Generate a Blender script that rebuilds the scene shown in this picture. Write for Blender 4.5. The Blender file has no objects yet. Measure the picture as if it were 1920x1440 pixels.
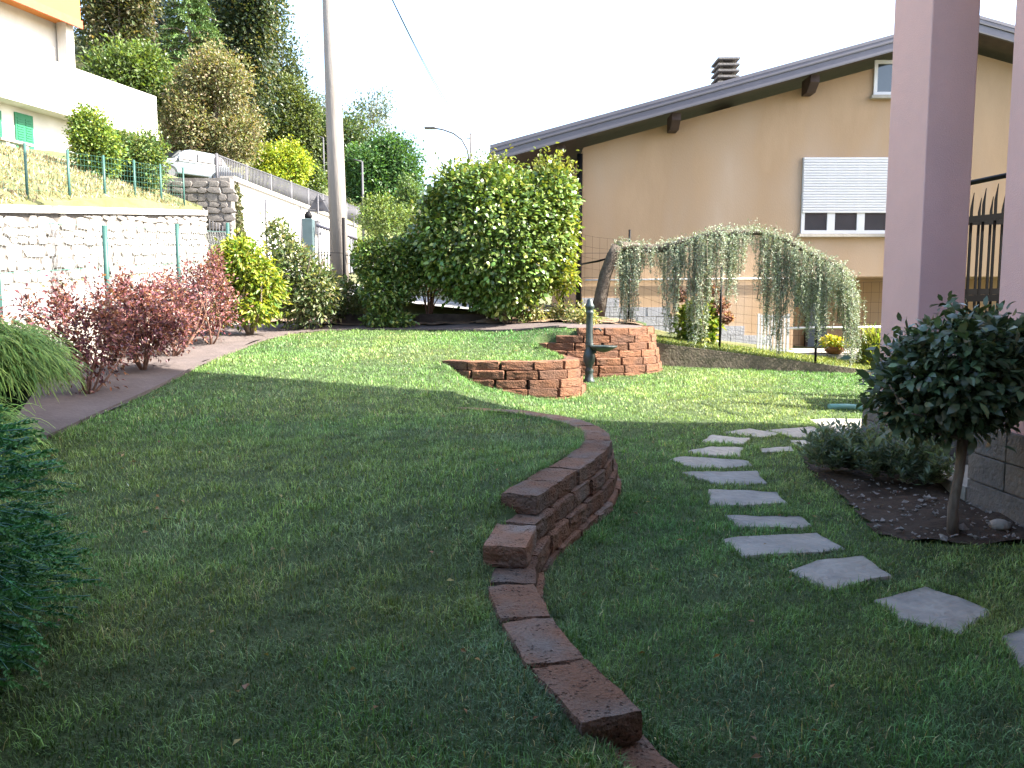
import bpy, bmesh, math, random
import numpy as np
from mathutils import Vector, Matrix
rng = np.random.default_rng(7); random.seed(7)
SC = bpy.context.scene
COL = SC.collection
# ------------------------------------------------------------------ camera
CAM_Z = 1.5; F = 1478.0; PITCH = math.radians(5.41)
cd = bpy.data.cameras.new("camera"); cam = bpy.data.objects.new("camera", cd); COL.objects.link(cam)
cam.location = (0, 0, CAM_Z); cam.rotation_euler = (math.pi/2 - PITCH, 0, 0)
cd.sensor_width = 36; cd.lens = F/1920*36; cd.clip_start = 0.05; cd.clip_end = 3000
SC.camera = cam
# ------------------------------------------------------------------ sky, sun, exposure
SUN_EL = math.radians(42); SUN_H = Vector((0.989, -0.148))
w = bpy.data.worlds.new("World"); SC.world = w; w.use_nodes = True
nt = w.node_tree; nt.nodes.clear()
sky = nt.nodes.new("ShaderNodeTexSky"); sky.sky_type = 'NISHITA'; sky.sun_disc = False
sky.sun_elevation = SUN_EL; sky.sun_rotation = math.atan2(SUN_H.x, SUN_H.y)
sky.air_density = 1.0; sky.dust_density = 2.6; sky.ozone_density = 1.0
bg = nt.nodes.new("ShaderNodeBackground"); bg.inputs[1].default_value = 0.15
wo = nt.nodes.new("ShaderNodeOutputWorld")
nt.links.new(sky.outputs[0], bg.inputs[0]); nt.links.new(bg.outputs[0], wo.inputs[0])
sl = bpy.data.lights.new("sun", 'SUN'); sl.energy = 5.0; sl.angle = math.radians(0.53); sl.color = (1, 0.94, 0.84)
so = bpy.data.objects.new("sun", sl); COL.objects.link(so); so.location = (20, -3, 20)
sdir = Vector((SUN_H.x*math.cos(SUN_EL), SUN_H.y*math.cos(SUN_EL), math.sin(SUN_EL)))
so.rotation_euler = sdir.to_track_quat('Z', 'Y').to_euler()
vs = SC.view_settings; vs.view_transform = 'Standard'; vs.look = 'None'; vs.gamma = 1; vs.use_curve_mapping = False
vs.exposure = 2.5
SC.cycles.max_bounces = 6; SC.cycles.transparent_max_bounces = 6

# ------------------------------------------------------------------ helpers
def at(px, py, d):
    """World point at depth y=d seen at photo pixel (measuring aid)."""
    xr = (px-960)/F; yr = (720-py)/F
    dy = math.cos(PITCH)+yr*math.sin(PITCH); dz = -math.sin(PITCH)+yr*math.cos(PITCH)
    t = d/dy
    return Vector((xr*t, d, CAM_Z+dz*t))

def N(nt, typ, **kw):
    n = nt.nodes.new(typ)
    for k, v in kw.items():
        if isinstance(v, tuple) and k.startswith('i_'): n.inputs[k[2:]].default_value = v
        elif k.startswith('i_'): n.inputs[k[2:].replace('_', ' ')].default_value = v
        else: setattr(n, k, v)
    return n

def mat(name, c, c2=None, scale=6.0, rough=0.8, bump=0.0, bscale=40.0, metal=0.0, spec=0.3, detail=6, c3=None, s3=0.7, pits=0.0, coord='Object', stretch=None, vary=0.0):
    """Procedural surface: two colours by noise, a third by large stains, fine relief."""
    m = bpy.data.materials.new(name); m.use_nodes = True
    t = m.node_tree; p = t.nodes['Principled BSDF']; L = t.links.new
    p.inputs['Roughness'].default_value = rough; p.inputs['Metallic'].default_value = metal
    p.inputs['Specular IOR Level'].default_value = spec
    tc = N(t, 'ShaderNodeTexCoord'); src = tc.outputs[coord]
    if stretch:
        mp = N(t, 'ShaderNodeMapping'); mp.inputs['Scale'].default_value = stretch; L(src, mp.inputs[0]); src = mp.outputs[0]
    oi = N(t, 'ShaderNodeObjectInfo')
    add = N(t, 'ShaderNodeVectorMath', operation='ADD'); L(src, add.inputs[0])
    mul = N(t, 'ShaderNodeMath', operation='MULTIPLY'); mul.inputs[1].default_value = 37.0
    L(oi.outputs['Random'], mul.inputs[0]); L(mul.outputs[0], add.inputs[1]); src = add.outputs[0]
    c2 = c2 or tuple(x*0.8 for x in c)
    n1 = N(t, 'ShaderNodeTexNoise'); n1.inputs['Scale'].default_value = scale; n1.inputs['Detail'].default_value = detail; n1.inputs['Roughness'].default_value = 0.65
    L(src, n1.inputs['Vector'])
    r = N(t, 'ShaderNodeValToRGB'); r.color_ramp.elements[0].position = 0.32; r.color_ramp.elements[1].position = 0.68
    r.color_ramp.elements[0].color = (*c, 1); r.color_ramp.elements[1].color = (*c2, 1)
    L(n1.outputs[0], r.inputs[0]); out = r.outputs[0]
    if c3:
        n3 = N(t, 'ShaderNodeTexNoise'); n3.inputs['Scale'].default_value = s3; n3.inputs['Detail'].default_value = 5
        L(src, n3.inputs['Vector'])
        r3 = N(t, 'ShaderNodeValToRGB'); r3.color_ramp.elements[0].position = 0.45; r3.color_ramp.elements[1].position = 0.72
        L(n3.outputs[0], r3.inputs[0])
        mx = N(t, 'ShaderNodeMix', data_type='RGBA'); L(r3.outputs[0], mx.inputs[0]); L(out, mx.inputs[6]); mx.inputs[7].default_value = (*c3, 1); out = mx.outputs[2]
    if vary:
        vm = N(t, 'ShaderNodeMapRange'); vm.inputs[3].default_value = 1-vary; vm.inputs[4].default_value = 1+vary; L(oi.outputs['Random'], vm.inputs[0])
        vx = N(t, 'ShaderNodeVectorMath', operation='SCALE'); L(out, vx.inputs[0]); L(vm.outputs[0], vx.inputs['Scale']); out = vx.outputs[0]
    L(out, p.inputs['Base Color'])
    if bump:
        n2 = N(t, 'ShaderNodeTexNoise'); n2.inputs['Scale'].default_value = bscale; n2.inputs['Detail'].default_value = 5
        L(src, n2.inputs['Vector']); hgt = n2.outputs[0]
        if pits:
            v = N(t, 'ShaderNodeTexVoronoi'); v.inputs['Scale'].default_value = bscale*0.9; L(src, v.inputs['Vector'])
            mr = N(t, 'ShaderNodeMapRange'); mr.inputs[1].default_value = 0.0; mr.inputs[2].default_value = 0.35; L(v.outputs[0], mr.inputs[0])
            n4 = N(t, 'ShaderNodeTexNoise'); n4.inputs['Scale'].default_value = bscale*0.25; L(src, n4.inputs['Vector'])
            gt = N(t, 'ShaderNodeMath', operation='GREATER_THAN'); gt.inputs[1].default_value = 0.5; L(n4.outputs[0], gt.inputs[0])
            iv = N(t, 'ShaderNodeMath', operation='SUBTRACT'); iv.inputs[0].default_value = 1.0; L(mr.outputs[0], iv.inputs[1])
            pm = N(t, 'ShaderNodeMath', operation='MULTIPLY'); L(iv.outputs[0], pm.inputs[0]); L(gt.outputs[0], pm.inputs[1])
            sb = N(t, 'ShaderNodeMath', operation='MULTIPLY_ADD'); L(pm.outputs[0], sb.inputs[0]); sb.inputs[1].default_value = -pits; L(hgt, sb.inputs[2]); hgt = sb.outputs[0]
            dk = N(t, 'ShaderNodeMix', data_type='RGBA', blend_type='MULTIPLY'); L(pm.outputs[0], dk.inputs[0]); L(out, dk.inputs[6]); dk.inputs[7].default_value = (.5, .47, .45, 1); L(dk.outputs[2], p.inputs['Base Color'])
        b = N(t, 'ShaderNodeBump'); b.inputs['Strength'].default_value = min(1.0, bump); b.inputs['Distance'].default_value = 0.02*max(1, bump)
        L(hgt, b.inputs['Height']); L(b.outputs[0], p.inputs['Normal'])
    return m

def leaf_mat(name, transl=0.35, rough=0.45, spec=0.35, tint=(1.35, 1.25, 0.5)):
    m = bpy.data.materials.new(name); m.use_nodes = True
    t = m.node_tree; p = t.nodes['Principled BSDF']; L = t.links.new; o = t.nodes['Material Output']
    a = N(t, 'ShaderNodeAttribute', attribute_name='col')
    p.inputs['Roughness'].default_value = rough; p.inputs['Specular IOR Level'].default_value = spec
    L(a.outputs['Color'], p.inputs['Base Color'])
    tr = N(t, 'ShaderNodeBsdfTranslucent')
    mx = N(t, 'ShaderNodeMix', data_type='RGBA', blend_type='MULTIPLY'); mx.inputs[0].default_value = 1
    L(a.outputs['Color'], mx.inputs[6]); mx.inputs[7].default_value = (*tint, 1); L(mx.outputs[2], tr.inputs[0])
    ms = N(t, 'ShaderNodeMixShader'); ms.inputs[0].default_value = transl
    L(p.outputs[0], ms.inputs[1]); L(tr.outputs[0], ms.inputs[2]); L(ms.outputs[0], o.inputs[0])
    return m

def tag(o, label=None, cat=None, group=None, kind=None):
    if label: o['label'] = label
    if cat: o['category'] = cat
    if group: o['group'] = group
    if kind: o['kind'] = kind
    return o

def link(o, parent=None):
    COL.objects.link(o)
    if parent is not None:
        o.parent = parent
        o.matrix_parent_inverse = Matrix.Translation(-Vector(parent['_w']))
    o['_w'] = tuple(o.location)
    return o

def thing(name, label, cat, loc=(0, 0, 0), group=None):
    o = bpy.data.objects.new(name, None); o.empty_display_size = 0.1; o.location = loc
    link(o); return tag(o, label, cat, group)

class B:
    """Collects simple solids into one mesh."""
    def __init__(s): s.v = []; s.f = []; s.sm = []
    def add(s, vs, fs, smooth=False):
        o = len(s.v); s.v += [tuple(x) for x in vs]; s.f += [tuple(i+o for i in f) for f in fs]; s.sm += [smooth]*len(fs); return s
    def box(s, lo, hi):
        (a, b, c), (d, e, f) = lo, hi
        return s.add([(a,b,c),(d,b,c),(d,e,c),(a,e,c),(a,b,f),(d,b,f),(d,e,f),(a,e,f)], [(0,3,2,1),(4,5,6,7),(0,1,5,4),(1,2,6,5),(2,3,7,6),(3,0,4,7)])
    def obox(s, c, u, hl, hw, z0, z1):
        """box centred in plan at c, along unit u, half length/width."""
        n = (-u[1], u[0]); P = []
        for z in (z0, z1):
            for a, b in ((-1,-1),(1,-1),(1,1),(-1,1)):
                P.append((c[0]+u[0]*hl*a+n[0]*hw*b, c[1]+u[1]*hl*a+n[1]*hw*b, z))
        return s.add(P, [(0,3,2,1),(4,5,6,7),(0,1,5,4),(1,2,6,5),(2,3,7,6),(3,0,4,7)])
    def prism(s, poly, z0, z1):
        """poly in plan; z0,z1 numbers or functions of (x,y)."""
        n = len(poly); g = lambda z, p: z(*p) if callable(z) else z
        P = [(p[0], p[1], g(z0, p)) for p in poly]+[(p[0], p[1], g(z1, p)) for p in poly]
        return s.add(P, [tuple(range(n-1, -1, -1)), tuple(range(n, 2*n))]+[(i, (i+1) % n, n+(i+1) % n, n+i) for i in range(n)])
    def extr(s, poly, ax, a, b):
        """polygon given in the two other axes, pushed along axis ax from a to b."""
        n = len(poly); P = []
        for t in (a, b):
            for p in poly:
                q = list(p); q.insert(ax, t); P.append(tuple(q))
        return s.add(P, [tuple(range(n-1, -1, -1)), tuple(range(n, 2*n))]+[(i, (i+1) % n, n+(i+1) % n, n+i) for i in range(n)])
    def tube(s, pts, r, n=6, cap=True):
        pts = [Vector(p) for p in pts]; m = len(pts); rs = r if hasattr(r, '__len__') else [r]*m
        vs = []
        for i, p in enumerate(pts):
            d = (pts[min(i+1, m-1)]-pts[max(i-1, 0)])
            if d.length < 1e-9: d = Vector((0, 0, 1))
            d.normalize()
            a = d.cross(Vector((0, 0, 1)) if abs(d.z) < 0.95 else Vector((1, 0, 0))) if i == 0 else a-d*a.dot(d)
            if a.length < 1e-6: a = d.orthogonal()
            a.normalize(); b = d.cross(a)
            for k in range(n):
                t = 2*math.pi*k/n; vs.append(p+a*math.cos(t)*rs[i]+b*math.sin(t)*rs[i])
        fs = [(i*n+k, i*n+(k+1) % n, (i+1)*n+(k+1) % n, (i+1)*n+k) for i in range(m-1) for k in range(n)]
        s.add(vs, fs, True)
        if cap:
            o = len(s.v)-len(vs); s.f += [tuple(o+k for k in range(n-1, -1, -1)), tuple(o+(m-1)*n+k for k in range(n))]; s.sm += [False, False]
        return s
    def lathe(s, c, prof, n=20):
        vs = [(c[0]+r*math.cos(2*math.pi*k/n), c[1]+r*math.sin(2*math.pi*k/n), c[2]+z) for r, z in prof for k in range(n)]
        m = len(prof)
        fs = [(i*n+k, i*n+(k+1) % n, (i+1)*n+(k+1) % n, (i+1)*n+k) for i in range(m-1) for k in range(n)]
        s.add(vs, fs, True)
        o = len(s.v)-len(vs); s.f += [tuple(o+k for k in range(n-1, -1, -1)), tuple(o+(m-1)*n+k for k in range(n))]; s.sm += [False, False]
        return s
    def mesh(s, name, m):
        me = bpy.data.meshes.new(name); me.from_pydata(s.v, [], s.f); me.polygons.foreach_set('use_smooth', s.sm)
        bm = bmesh.new(); bm.from_mesh(me); bmesh.ops.recalc_face_normals(bm, faces=bm.faces); bm.to_mesh(me); bm.free()
        if m: me.materials.append(m)
        return me
    def build(s, name, m, parent=None, bevel=0.0):
        me = s.mesh(name, m); o = bpy.data.objects.new(name, me)
        if bevel:
            md = o.modifiers.new('bevel', 'BEVEL'); md.width = bevel; md.segments = 2; md.limit_method = 'ANGLE'
        return link(o, parent)

def put(name, me, loc, rz=0, parent=None, scale=(1, 1, 1), rot=None):
    o = bpy.data.objects.new(name, me); o.location = loc
    o.rotation_euler = rot if rot is not None else (0, 0, rz); o.scale = scale
    return link(o, parent)

def np_mesh(name, V, Fc, m, parent=None, col=None, smooth=False):
    V = np.ascontiguousarray(V, dtype=np.float32); Fc = np.ascontiguousarray(Fc, dtype=np.int32); k = Fc.shape[1]
    me = bpy.data.meshes.new(name); me.vertices.add(len(V)); me.vertices.foreach_set('co', V.ravel())
    me.loops.add(Fc.size); me.loops.foreach_set('vertex_index', Fc.ravel())
    me.polygons.add(len(Fc)); me.polygons.foreach_set('loop_start', np.arange(0, Fc.size, k, dtype=np.int32))
    me.polygons.foreach_set('use_smooth', np.full(len(Fc), smooth)); me.update(calc_edges=True)
    if col is not None:
        a = me.attributes.new('col', 'FLOAT_COLOR', 'POINT'); c4 = np.ones((len(V), 4), np.float32); c4[:, :3] = col; a.data.foreach_set('color', c4.ravel())
    if m: me.materials.append(m)
    return link(bpy.data.objects.new(name, me), parent)

_nd = rng.normal(size=(40, 3)); _nd /= np.linalg.norm(_nd, axis=1)[:, None]; _np = rng.uniform(0, 6.28, 40)
def snoise(P, sc, seed=0):
    """cheap smooth noise, about -1..1"""
    P = np.asarray(P, float); a = 0
    for i in range(7):
        j = (i*5+seed*7) % 40; a = a+np.sin((P @ _nd[j][:P.shape[-1]])*sc*(0.7+0.23*i)*2+_np[(j*3+seed) % 40])
    return a/2.6

def unit(v): return v/np.maximum(1e-9, np.linalg.norm(v, axis=-1, keepdims=True))

def leaf_geo(P, A, Nn, L, Wd, fold=0.12, rounded=False):
    """pointed folded leaves: base P, axis A, normal Nn, length L, width Wd -> verts, tris"""
    n = len(P); A = unit(A); S = unit(np.cross(A, Nn)); Nn = unit(np.cross(S, A)); L = np.broadcast_to(L, (n,))[:, None]; Wd = np.broadcast_to(Wd, (n,))[:, None]
    V = np.stack([P, P+A*L*0.45+S*Wd/2+Nn*L*fold, P+A*L-Nn*L*fold*0.5, P+A*L*0.45-S*Wd/2+Nn*L*fold], 1).reshape(-1, 3)
    if rounded:
        e = Wd*.46; V = np.stack([P, P+A*L*.28+S*e+Nn*L*fold*.5, P+A*L*.66+S*e*.9+Nn*L*fold*.4, P+A*L-Nn*L*fold, P+A*L*.66-S*e*.9+Nn*L*fold*.4, P+A*L*.28-S*e+Nn*L*fold*.5], 1).reshape(-1, 3)
        b = np.arange(n)[:, None]*6
        return V, np.concatenate([b+np.array([q]) for q in ([0, 1, 5], [1, 2, 4], [1, 4, 5], [2, 3, 4])], 0)
    b = np.arange(n)[:, None]*4
    Fc = np.concatenate([b+np.array([[0, 1, 2]]), b+np.array([[0, 2, 3]])], 0)
    return V, Fc

def jitcol(cols, n, amt=0.25, w=None):
    cols = np.array(cols, float); i = rng.choice(len(cols), n, p=w)
    c = cols[i]*(1+rng.normal(size=(n, 1))*amt)*(1+rng.normal(size=(n, 3))*amt*0.25)
    return np.clip(c, 0.003, 0.9)

def foliage(name, lobes, n, L, Wd, cols, m, parent, out=0.8, up=0.2, droop=0.0, shell=0.35, lump=0.18, lsc=2.0, amt=0.25, w=None, seed=0, jit=0.25, zmin=None, rounded=False):
    """leaves spread through ellipsoid lobes [(centre, radii)], dense near the skin, lumpy outline"""
    n = int(n*2.1); L = L*1.15; Wd = Wd*1.2
    vol = np.array([r[0]*r[1]*r[2] for c, r in lobes])**0.67; k = rng.choice(len(lobes), n, p=vol/vol.sum())
    C = np.array([c for c, r in lobes], float)[k]; R = np.array([r for c, r in lobes], float)[k]
    D = unit(rng.normal(size=(n, 3))); rr = 1-shell*rng.random(n)**1.6*1.0
    rr = np.where(rng.random(n) < 0.2, rng.random(n)*0.7+0.1, rr)
    Rm = R.mean(1)
    q = snoise(D*1.0+C*0.37, lsc, seed)*lump + snoise(D*2.3+C*0.71, lsc*1.7, seed+1)*lump*0.5
    P = C+D*R*(rr*(1+q))[:, None]+rng.normal(size=(n, 3))*(L*jit)
    # drop leaves deep inside another lobe
    keep = np.ones(n, bool)
    for j, (c, r) in enumerate(lobes):
        ins = (((P-np.array(c))/np.array(r))**2).sum(1) < 0.42
        keep &= ~(ins & (k != j) & (rng.random(n) < 0.85))
    if zmin is not None: keep &= P[:, 2] > zmin
    P, D = P[keep], D[keep]; n = len(P)
    A = unit(D*out+rng.normal(size=(n, 3))*0.55+np.array([0, 0, -droop])); Nn = unit(D*0.5+np.array([0, 0, 0.6+up])+rng.normal(size=(n, 3))*0.45)
    s = rng.uniform(0.7, 1.25, n)
    V, Fc = leaf_geo(P, A, Nn, L*s, Wd*s, rounded=rounded); c = jitcol(cols, n, amt, w)
    return np_mesh(name, V, Fc, m, parent, np.repeat(c, 6 if rounded else 4, 0), smooth=rounded)

def limb(p, q, bend=0.1, k=5):
    p, q = Vector(p), Vector(q); d = q-p; o = Vector(rng.normal(size=3))*d.length*bend; o.z *= 0.4
    return [p+d*t+o*math.sin(math.pi*t) for t in [i/(k-1) for i in range(k)]]

def catmull(pts, step=0.04):
    P = [np.array(p, float) for p in pts]; P = [2*P[0]-P[1]]+P+[2*P[-1]-P[-2]]; out = []
    for i in range(1, len(P)-2):
        n = max(2, int(np.linalg.norm(P[i+1]-P[i])/step))
        for j in range(n):
            t = j/n; a, b, c, d = P[i-1:i+3]
            out.append(0.5*((2*b)+(-a+c)*t+(2*a-5*b+4*c-d)*t*t+(-a+3*b-3*c+d)*t**3))
    out.append(P[-2]); return np.array(out)

class TPS:
    def __init__(s, pts, lam=0.01):
        A = np.array(pts, float); s.c = A[:, :2]; n = len(A)
        K = s.k(np.linalg.norm(s.c[:, None]-s.c[None], axis=2))+np.eye(n)*lam; Pm = np.c_[np.ones(n), s.c]
        M = np.block([[K, Pm], [Pm.T, np.zeros((3, 3))]]); s.w = np.linalg.solve(M, np.r_[A[:, 2], 0, 0, 0])
    @staticmethod
    def k(r): return r*r*np.log(r+1e-9)
    def __call__(s, x, y):
        x = np.asarray(x, float); y = np.asarray(y, float); sh = x.shape; q = np.stack([x.ravel(), y.ravel()], 1)
        r = np.linalg.norm(q[:, None]-s.c[None], axis=2)
        return (s.k(r) @ s.w[:-3]+s.w[-3]+q @ s.w[-2:]).reshape(sh)

def in_poly(x, y, poly):
    x = np.asarray(x, float); y = np.asarray(y, float); c = np.zeros(x.shape, bool); n = len(poly)
    for i in range(n):
        (x0, y0), (x1, y1) = poly[i][:2], poly[(i+1) % n][:2]
        if y0 == y1: continue
        t = ((y0 > y) != (y1 > y)) & (x < (x1-x0)*(y-y0)/(y1-y0)+x0); c ^= t
    return c

def dist_line(x, y, pl):
    x = np.asarray(x, float); y = np.asarray(y, float); best = np.full(x.shape, 1e9)
    for i in range(len(pl)-1):
        a = pl[i]; b = pl[i+1]; d = b-a; l = max(1e-9, d @ d)
        t = np.clip(((x-a[0])*d[0]+(y-a[1])*d[1])/l, 0, 1)
        best = np.minimum(best, np.hypot(x-a[0]-d[0]*t, y-a[1]-d[1]*t))
    return best
# ------------------------------------------------------------------ materials
M = {}
M['barkdark'] = mat('bark_dark', (0.06, 0.046, 0.036), (0.12, 0.1, 0.08), 18, 0.95, 1.0, 50)
M['soil'] = mat('soil', (0.03, 0.019, 0.012), (0.062, 0.041, 0.025), 14, 0.95, 0.8, 50)
M['turf'] = mat('turf', (0.03, 0.055, 0.018), (0.06, 0.085, 0.03), 9, 0.95, 0.6, 90)
M['grass'] = leaf_mat('grass_blades', 0.28, 0.48, 0.3, (1.2, 1.2, 0.6))
M['leaf'] = leaf_mat('leaves', 0.34)
M['gloss'] = leaf_mat('glossy_leaves', 0.22, 0.3, 0.5)
M['needle'] = leaf_mat('needles', 0.12, 0.6, 0.2)
M['bark'] = mat('bark', (0.10, 0.075, 0.055), (0.19, 0.16, 0.13), 18, 0.95, 0.8, 60, stretch=(1, 1, 0.25))
M['barkpale'] = mat('bark_pale', (0.22, 0.17, 0.12), (0.32, 0.26, 0.2), 18, 0.95, 0.6, 60)
M['tuff'] = mat('tuff_block', (0.20, 0.092, 0.05), (0.135, 0.065, 0.037), 9, 0.95, 1.0, 60, c3=(0.12, 0.066, 0.045), s3=3.0, pits=1.6, vary=.22)
M['tuffgrey'] = mat('tuff_block_weathered', (0.205, 0.105, 0.062), (0.14, 0.082, 0.053), 9, 0.95, 1.0, 60, c3=(0.16, 0.135, 0.115), s3=3.2, pits=1.6, vary=.28)
M['fabric'] = mat('weed_fabric', (0.075, 0.06, 0.056), (0.105, 0.084, 0.078), 5, 0.9, 0.3, 30)
M['mulch'] = mat('mulch', (0.12, 0.07, 0.045), (0.24, 0.17, 0.11), 20, 0.95, 0.9, 40)
M['slab'] = mat('flagstone', (0.31, 0.295, 0.255), (0.21, 0.2, 0.178), 6, 0.85, 1.0, 16, c3=(0.27, 0.245, 0.20), s3=2.5, vary=.12)
M['asphalt'] = mat('street_surface', (0.30, 0.29, 0.27), (0.25, 0.245, 0.23), 8, 0.9, 0.3, 120)
M['concrete'] = mat('concrete', (0.38, 0.35, 0.31), (0.27, 0.25, 0.22), 4, 0.9, 0.4, 50)
M['dryslope'] = mat('dry_grass_slope', (0.15, 0.135, 0.06), (0.07, 0.085, 0.03), 1.4, 0.95, 0.7, 8, c3=(0.05, 0.07, 0.025), s3=0.3)
M['wallstone'] = mat('pale_stone', (0.40, 0.375, 0.335), (0.27, 0.25, 0.22), 5, 0.9, 0.8, 25, c3=(0.2, 0.18, 0.16), s3=2.2, vary=.25)
M['mortar'] = mat('mortar', (0.10, 0.09, 0.08), (0.06, 0.055, 0.05), 9, 0.95, 0.6, 40)
M['darkstone'] = mat('dark_stone', (0.11, 0.098, 0.09), (0.18, 0.165, 0.15), 4, 0.9, 0.6, 25)
M['white'] = mat('white_plaster', (0.56, 0.545, 0.52), (0.47, 0.455, 0.43), 1.2, 0.9, 0.25, 60, c3=(0.34, 0.32, 0.29), s3=0.4, stretch=(1, 1, .5))
M['pink'] = mat('mauve_plaster', (0.60, 0.395, 0.37), (0.56, 0.37, 0.35), 3, 0.9, 0.3, 110, c3=(0.54, 0.365, 0.345), s3=1.2)
M['tan'] = mat('tan_plaster', (0.37, 0.255, 0.157), (0.305, 0.207, 0.124), 1.6, 0.92, 0.25, 90, c3=(0.405, 0.305, 0.22), s3=0.8, stretch=(1, 1, .3))
M['roofmetal'] = mat('roof_metal', (0.10, 0.095, 0.11), (0.085, 0.08, 0.095), 3, 0.45, metal=0.3, spec=0.5)
M['roofwood'] = mat('dark_wood', (0.035, 0.022, 0.02), (0.06, 0.04, 0.035), 6, 0.7)
M['whitepaint'] = mat('white_paint', (0.6, 0.6, 0.61), (0.56, 0.56, 0.58), 3, 0.45, spec=0.4)
M['glass'] = mat('window_glass', (0.02, 0.025, 0.03), (0.03, 0.035, 0.04), 2, 0.06, spec=0.8)
M['postgreen'] = mat('green_post', (0.02, 0.065, 0.055), (0.028, 0.08, 0.068), 6, 0.5)
M['wire'] = mat('galvanised_wire', (0.28, 0.30, 0.28), (0.34, 0.35, 0.33), 8, 0.5, metal=0.5)
M['wiregreen'] = mat('green_wire', (0.05, 0.15, 0.11), (0.06, 0.17, 0.13), 8, 0.5)
M['iron'] = mat('black_iron', (0.003, 0.003, 0.0035), (0.005, 0.005, 0.006), 8, 0.6, spec=0.12)
M['castiron'] = mat('cast_iron_green', (0.018, 0.03, 0.03), (0.035, 0.05, 0.048), 25, 0.4, 0.2, 60, spec=0.5)
M['rail'] = mat('grey_railing', (0.05, 0.05, 0.058), (0.065, 0.065, 0.072), 4, 0.55, spec=.3)
M['pole'] = mat('weathered_pole', (0.25, 0.225, 0.205), (0.18, 0.16, 0.142), 8, 0.9, 0.5, 30, stretch=(1, 1, 0.12))
M['orange'] = mat('orange_plaster', (0.50, 0.19, 0.05), (0.46, 0.17, 0.045), 2, 0.9)
M['redtrim'] = mat('red_trim', (0.5, 0.10, 0.05), None, 4, 0.7)
M['shutter'] = mat('green_shutter', (0.01, 0.12, 0.055), (0.014, 0.14, 0.065), 6, 0.5)
M['greystone'] = mat('grey_stone_tile', (0.24, 0.24, 0.26), (0.33, 0.33, 0.35), 30, 0.9, 0.5, 40)
M['rough'] = mat('split_block', (0.26, 0.25, 0.235), (0.17, 0.165, 0.16), 14, 0.95, 0.9, 30)
M['basestone'] = mat('shaded_split_stone', (0.15, 0.145, 0.135), (0.09, 0.088, 0.083), 12, 0.95, 1.0, 30, c3=(0.17, 0.15, 0.125), s3=2)  # darker than the other split block: shade on the bases put into the colour
M['timber'] = mat('dark_timber', (0.04, 0.028, 0.022), (0.075, 0.055, 0.042), 8, 0.9, 0.4, 30)
M['terracotta'] = mat('terracotta', (0.25, 0.10, 0.05), None, 8, 0.8)
M['kerb'] = mat('mossy_kerb', (0.13, 0.105, 0.08), (0.075, 0.07, 0.045), 9, 0.95, 0.9, 30)
M['gatepost'] = mat('grey_blue_post', (0.06, 0.09, 0.095), None, 6, 0.6)
M['hose'] = mat('turquoise_plastic', (0.16, 0.32, 0.27), (0.2, 0.36, 0.3), 5, 0.5)
M['carpaint'] = mat('white_car_paint', (0.10, 0.12, 0.14), (0.095, 0.115, 0.135), 2, 0.3, spec=0.6)
M['tyre'] = mat('tyre_rubber', (0.015, 0.015, 0.015), None, 6, 0.85)
M['door'] = mat('blue_grey_door', (0.09, 0.115, 0.15), (0.10, 0.125, 0.16), 3, 0.5)
M['trunkred'] = mat('stem_red', (0.14, 0.07, 0.05), (0.2, 0.12, 0.09), 20, 0.9)

# ------------------------------------------------------------------ terrain functions
U = TPS([(.5,1.2,.09),(-2,.8,.08),(-5,1,.12),(.25,2.4,.19),(-2,2.5,.2),(-5,2.5,.28),(-.05,3.2,.2),(-.1,3.62,.215),(-.12,4.05,.31),(-3.5,4,.36),(-.02,4.3,.36),(.1,4.65,.43),(.35,5.2,.445),(.55,6,.45),(.6,7,.45),(.3,7.8,.455),
 (-.1,8.1,.46),(-.8,8.4,.5),(-3.6,6.2,.53),(-5,6.5,.58),(-3.6,8.5,.75),(-5,8.6,.8),(-2,8,.6),(-1.5,6,.47),(-.75,10.1,.76),(0,10.15,.80),(.6,10.4,.83),(.75,11,.86),(.4,11.6,.9),(-2,10,.8),(-3.9,12.5,1.1),(-5,12.5,1.12),(-1,12,1.03),
 (.3,12.3,1.05),(.7,12.5,1.19),(1.4,12.6,1.2),(2.1,12.9,1.2),(1.8,13.5,1.22),(-1,13.6,1.2),(-4,14.5,1.25),(1,14.5,1.26),(-1,15.2,1.3)], .005)
Lw = TPS([(.6,1,.0),(1,2.4,.04),(3,2.5,0),(.9,5,.03),(3,5,.0),(5,5,0),(1.1,6.5,.05),(1.2,8,.13),(3.5,8,.09),(7,8,.05),(.75,7.9,.16),(.2,8.6,.30),(-.3,8.7,.42),(-.75,8.5,.5),(-.75,9.2,.62),(-.2,9.2,.46),(.4,9.2,.33),(.9,9.3,.29),(-.6,9.95,.62),
 (-.05,9.8,.45),(.6,9.85,.35),(1.1,10.1,.36),(1.15,11,.40),(1.15,11.7,.43),(1.5,11.9,.46),(2.35,12.3,.50),(2.7,13.2,.52),(4,13.2,.47),(5.2,13.2,.42),(6.4,13.2,.37),(7.5,12,.3),(3,10.5,.32),(5,10,.2),(-.8,10,.76)], .003)
near_path = catmull([(1.3,.9),(.95,1.5),(.62,2.0),(.42,2.4),(.28,2.78),(.17,3.18),(.11,3.64),(.13,4.0),(.22,4.35),(.5,5.1),(.7,5.6),(.84,6.15),(.88,6.6),(.83,7.0),(.68,7.5),(.3,8.05),(-.1,8.3),(-.55,8.45)], .1)
mid_path = catmull([(-.95,10.15),(-.6,9.95),(-.05,9.88),(.5,9.95),(.85,10.2),(.98,10.6),(.92,11.1),(.72,11.7),(.55,12.1)], .1)
far_path = catmull([(.1,12.35),(.5,12.1),(1.0,12.0),(1.6,12.08),(2.1,12.35),(2.38,12.8),(2.45,13.4),(2.45,14.2)], .1)
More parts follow.
